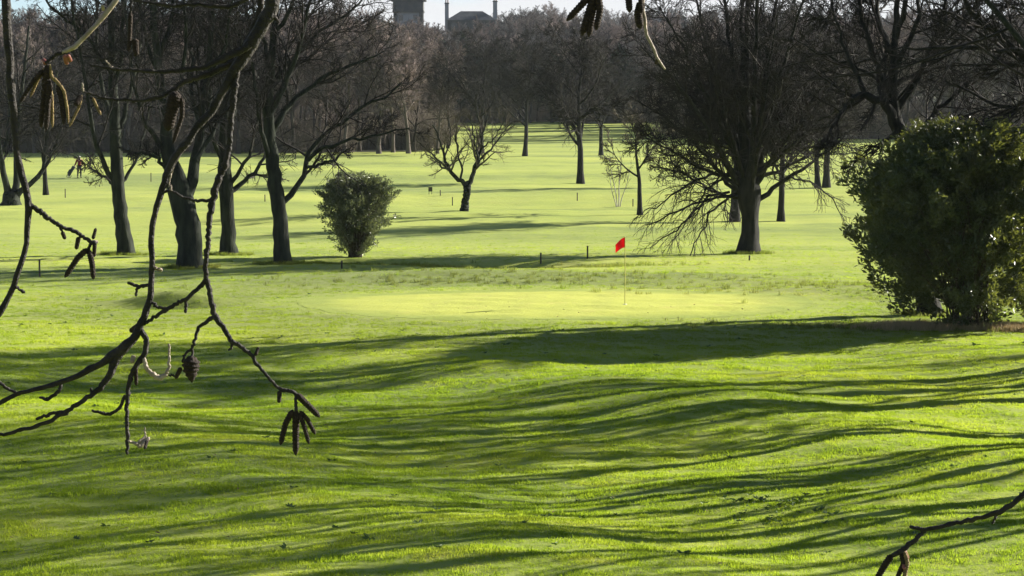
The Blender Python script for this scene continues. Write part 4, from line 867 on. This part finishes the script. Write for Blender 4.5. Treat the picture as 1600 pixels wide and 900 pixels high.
# branch at the left edge
A1.branch([(-40, -800, 20), (-20, -400, 17), (4, -60, 15), (10, 20, 14), (17, 130, 12), (22, 200, 11), (27, 250, 11), (38, 290, 11), (46, 322, 12), (44, 345, 9), (40, 385, 9), (30, 420, 9), (22, 445, 10), (8, 478, 8), (-14, 505, 7)], 3.25)
A1.twig([(44, 318, 8), (65, 333, 9), (80, 345, 7), (100, 356, 6), (118, 362, 7), (130, 370, 6), (140, 376, 6), (149, 381, 7)])
A1.twig([(23, 446, 5), (30, 452, 4), (38, 456, 5)]); A1.twig([(93, 353, 4), (97, 362, 3), (98, 366, 3)])
A1.bud([(97, 362), (102, 374)], 7); A1.bud([(123, 370), (119, 390)], 8); A1.bud([(145, 374), (150, 356)], 6); A1.bud([(144, 378), (153, 378)], 7, 'near_pale')
A1.catkin([(138, 388), (122, 402), (101, 434)], 10); A1.catkin([(139, 390), (144, 412), (146, 437)], 10); A1.catkin([(148, 380), (147, 402)], 7)
A1.twig([(142, 378, 6), (139, 390, 4)])
# main branch
A1.branch([(470, -800, 30), (452, -300, 27), (434, -40, 24), (427, 0, 23), (419, 24, 23), (402, 50, 22), (388, 78, 22), (375, 97, 20), (362, 115, 14), (350, 140, 13), (330, 175, 12), (312, 193, 12), (290, 225, 12), (270, 252, 12), (260, 275, 12), (250, 310, 10), (243, 328, 9), (236, 367, 9), (239, 410, 9), (236, 445, 10), (234, 470, 10), (222, 505, 12), (214, 522, 13), (196, 542, 17), (177, 555, 16), (157, 570, 10), (125, 585, 9), (98, 596, 8), (62, 607, 7), (25, 615, 7), (0, 630, 6), (-30, 645, 6)], 3.4)
A1.twig([(412, -40, 10), (409, 0, 10), (406, 15, 10), (395, 45, 9), (382, 70, 9)], dY=.02)
A1.twig([(423, 20, 7), (430, 27, 5), (436, 35, 3)])
A1.twig([(376, 92, 10), (371, 108, 10), (367, 140, 10), (362, 175, 9), (359, 225, 9), (350, 262, 10), (340, 284, 11), (331, 315, 11), (327, 350, 9), (324, 380, 8), (321, 412, 8), (322, 437, 8), (327, 452, 9), (332, 482, 8), (335, 495, 10), (350, 512, 8), (360, 532, 8), (375, 542, 7), (392, 552, 7), (400, 567, 6), (415, 585, 5), (430, 602, 5), (438, 609, 6), (452, 611, 6), (463, 616, 6)])
A1.twig([(334, 495, 7), (310, 511, 6), (305, 530, 5), (300, 545, 5), (288, 552, 4), (286, 566, 4)]); A1.twig([(299, 545, 4), (302, 558, 4), (303, 566, 4)])
A1.cone([(300, 556), (298, 575), (300, 598)], 28); A1.bud([(283, 574), (274, 592)], 8)
A1.twig([(362, 534, 6), (362, 542, 4), (357, 547, 3)]); A1.bud([(399, 556), (404, 542)], 6)
A1.twig([(462, 615, 6), (463, 628, 5), (463, 642, 6)])
A1.catkin([(463, 615), (478, 630), (500, 652)], 11); A1.catkin([(458, 640), (446, 662), (438, 696)], 10); A1.catkin([(463, 640), (462, 675), (462, 712)], 12); A1.catkin([(467, 645), (475, 665), (483, 694)], 8); A1.catkin([(468, 642), (480, 655), (493, 679)], 8); A1.bud([(437, 610), (436, 630)], 8)
A1.twig([(250, 300, 5), (268, 298, 4), (285, 308, 4), (305, 314, 5), (331, 313, 6)]); A1.twig([(268, 298, 4), (264, 285, 3), (268, 268, 3), (273, 258, 2)], 'near_pale')
A1.twig([(322, 437, 7), (310, 450, 7), (298, 462, 7), (290, 468, 6), (262, 482, 7), (240, 496, 6), (225, 507, 5)]); A1.twig([(291, 470, 5), (290, 488, 5)])
A1.twig([(236, 472, 5), (248, 481, 5), (262, 482, 5)]); A1.bud([(218, 508), (203, 518)], 10)
A1.twig([(237, 445, 6), (218, 448, 6), (200, 442, 5)]); A1.twig([(218, 448, 5), (213, 452, 4), (212, 462, 4)]); A1.twig([(241, 418, 5), (252, 422, 6)], 'near_pale')
A1.twig([(187, 552, 15), (178, 568, 14), (170, 588, 11), (155, 608, 10), (140, 619, 8), (100, 645, 7), (75, 660, 7), (50, 667, 6), (20, 676, 6), (-14, 682, 5)])
A1.twig([(100, 644, 6), (82, 645, 6), (57, 655, 5)]); A1.twig([(96, 598, 6), (91, 613, 6), (73, 624, 6), (62, 621, 4)]); A1.twig([(-16, 586, 5), (0, 597, 5), (12, 608, 5), (25, 614, 5)]); A1.twig([(143, 616, 4), (142, 607, 4)])
A1.twig([(218, 512, 9), (229, 533, 9), (227, 552, 9), (216, 566, 9), (206, 583, 8), (200, 605, 7), (198, 640, 7), (199, 670, 6), (199, 709, 5)])
A1.twig([(196, 618, 6), (186, 640, 5), (168, 648, 6), (144, 641, 4)])
A1.twig([(222, 556, 7), (228, 575, 7), (237, 584, 8), (250, 592, 9), (260, 586, 7)], 'near_pale'); A1.twig([(258, 588, 5), (265, 572, 5), (264, 552, 4), (264, 538, 4)], 'near_pale'); A1.twig([(264, 586, 3), (275, 588, 3)])
A1.bud([(209, 555), (206, 568)], 8, 'near_pale'); A1.bud([(212, 572), (213, 603)], 7)
A1.twig([(201, 690, 4), (210, 692, 5), (219, 698, 7)], 'near_pale'); A1.bud([(217, 699), (234, 683)], 8, 'near_pale'); A1.bud([(216, 692), (228, 682)], 6, 'near_pale'); A1.twig([(227, 684, 3), (226, 668, 2)], 'near_pale'); A1.bud([(230, 688), (226, 702)], 6)
A1.twig([(390, 70, 12), (377, 78, 12), (350, 91, 10), (320, 105, 8), (275, 110, 7), (240, 112, 6), (200, 109, 5), (167, 106, 4), (140, 101, 3)], dY=-.015); A1.twig([(174, 106, 3), (170, 100, 2), (165, 94, 2)], 'near_pale')
A1.twig([(378, 92, 11), (350, 104, 10), (325, 116, 9), (287, 128, 8), (270, 141, 7), (250, 152, 6), (225, 157, 5), (187, 156, 5), (155, 152, 4), (130, 142, 3)], dY=.015)
A1.twig([(130, 143, 3), (128, 130, 3)], 'near_pale'); A1.catkin([(145, 152), (150, 164), (158, 180)], 5, 'catkin_pale'); A1.catkin([(128, 148), (124, 166), (108, 199)], 5, 'catkin_pale')
A1.catkin([(276, 142), (268, 172), (262, 205)], 22); A1.catkin([(284, 150), (285, 180), (270, 225)], 8); A1.catkin([(126, 150), (118, 165)], 10)
A1.twig([(412, -30, 8), (392, -6, 8), (376, 3, 7), (360, 10, 7), (345, 11, 7), (312, 6, 6), (275, 9, 6), (235, 5, 5), (200, -2, 4)], dY=.01)
A1.twig([(207, -30, 4), (205, 0, 4), (204, 22, 3)]); A1.catkin([(204, 18), (203, 50), (201, 82)], 8); A1.catkin([(211, 60), (213, 88)], 11)
# twig in the sunlit bark colour, with golden catkins
A1.branch([(330, -800, 16), (260, -300, 13), (205, -50, 10), (183, 0, 9), (150, 40, 7), (120, 71, 7), (106, 84, 11), (98, 82, 6)], 3.1, 'near_pale')
A1.twig([(104, 83, 6), (92, 82, 6), (80, 92, 6), (72, 98, 6)]); A1.bud([(101, 86), (105, 101)], 8, 'bud'); A1.bud([(106, 86), (111, 96)], 7, 'bud'); A1.bud([(162, 16), (160, 8)], 6, 'near_pale'); A1.bud([(72, 99), (67, 93)], 8, 'bud')
A1.catkin([(72, 104), (60, 122), (47, 152)], 6, 'catkin_pale'); A1.catkin([(78, 100), (80, 120), (88, 126), (100, 142), (105, 170), (107, 194)], 6, 'catkin_pale'); A1.catkin([(76, 130), (81, 150), (82, 200)], 6, 'catkin_pale')
A1.catkin([(74, 100), (72, 140), (64, 200)], 14); A1.catkin([(78, 125), (76, 150), (72, 205)], 10); A1.catkin([(68, 108), (50, 130), (30, 162)], 8); A1.catkin([(90, 130), (97, 160), (100, 196)], 9)

A2 = Alder('alder beside the camera reaching in at the top and the lower right', (2.5, 3.3))
w3('trunk', [(2.5, 3.3, 4.6), (2.48, 3.3, 5.4), (2.42, 3.3, 6.2), (2.35, 3.3, 7.2), (2.3, 3.35, 8.6), (2.28, 3.4, 10.6)], [.14, .115, .1, .085, .06, .02], A2)
w3('limb', [(2.37, 3.3, 7.0), (1.7, 3.3, 7.22), (1.0, 3.3, 7.3), (.4, 3.3, 7.2), (.1, 3.3, 7.0)], [.045, .035, .026, .018, .008], A2)
A2.branch([(960, -420, 9), (945, -150, 8), (936, -40, 7), (932, -8, 6), (929, 4, 5)], 3.3)
A2.catkin([(931, -16), (910, 6), (885, 33)], 12); A2.catkin([(928, -6), (920, 20), (909, 56)], 13); A2.catkin([(929, 4), (924, 30), (920, 58)], 11); A2.catkin([(933, -10), (938, 14), (931, 48)], 12)
A2.branch([(1040, -480, 10), (1015, -150, 8), (1006, -30, 6), (1005, 10, 5), (1006, 36, 5), (1013, 60, 5), (1022, 82, 4), (1030, 96, 5), (1034, 100, 3), (1039, 108, 3)], 3.3, 'near_pale')
A2.catkin([(990, -26), (982, -4), (984, 20)], 12); A2.catkin([(1003, 2), (997, 22), (1001, 45)], 15); A2.catkin([(1004, -20), (1001, 0), (1003, 20)], 9); A2.bud([(1028, 92), (1024, 100)], 6)
w3('limb', [(2.42, 3.2, 6.2), (1.9, 3.1, 6.32), (1.3, 3.02, 6.33), (.85, 3.0, 6.25), tuple(W(1690, 690, 3.0))], [.03, .024, .016, .009, .004], A2)
A2.branch([(1690, 690, 10), (1640, 733, 9), (1600, 772, 9), (1580, 790, 9), (1560, 801, 9), (1530, 809, 7), (1500, 816, 7), (1470, 823, 7), (1447, 827, 7), (1430, 826, 6), (1422, 823, 5)], 3.0)
A2.twig([(1561, 801, 6), (1555, 808, 4), (1551, 818, 4)]); A2.twig([(1448, 827, 7), (1430, 843, 8), (1416, 855, 8), (1404, 863, 9), (1394, 868, 7)])
A2.catkin([(1394, 866), (1382, 884), (1368, 908)], 12); A2.catkin([(1408, 862), (1412, 880), (1398, 912)], 9); A2.catkin([(1412, 860), (1418, 880), (1412, 905)], 8, 'catkin_pale'); A2.bud([(1413, 860), (1419, 874)], 7, 'bud')
for q in range(3): A2.bud([(1410 + q * 2, 880 + q * 9), (1414 + q, 890 + q * 9)], 7, 'bud')
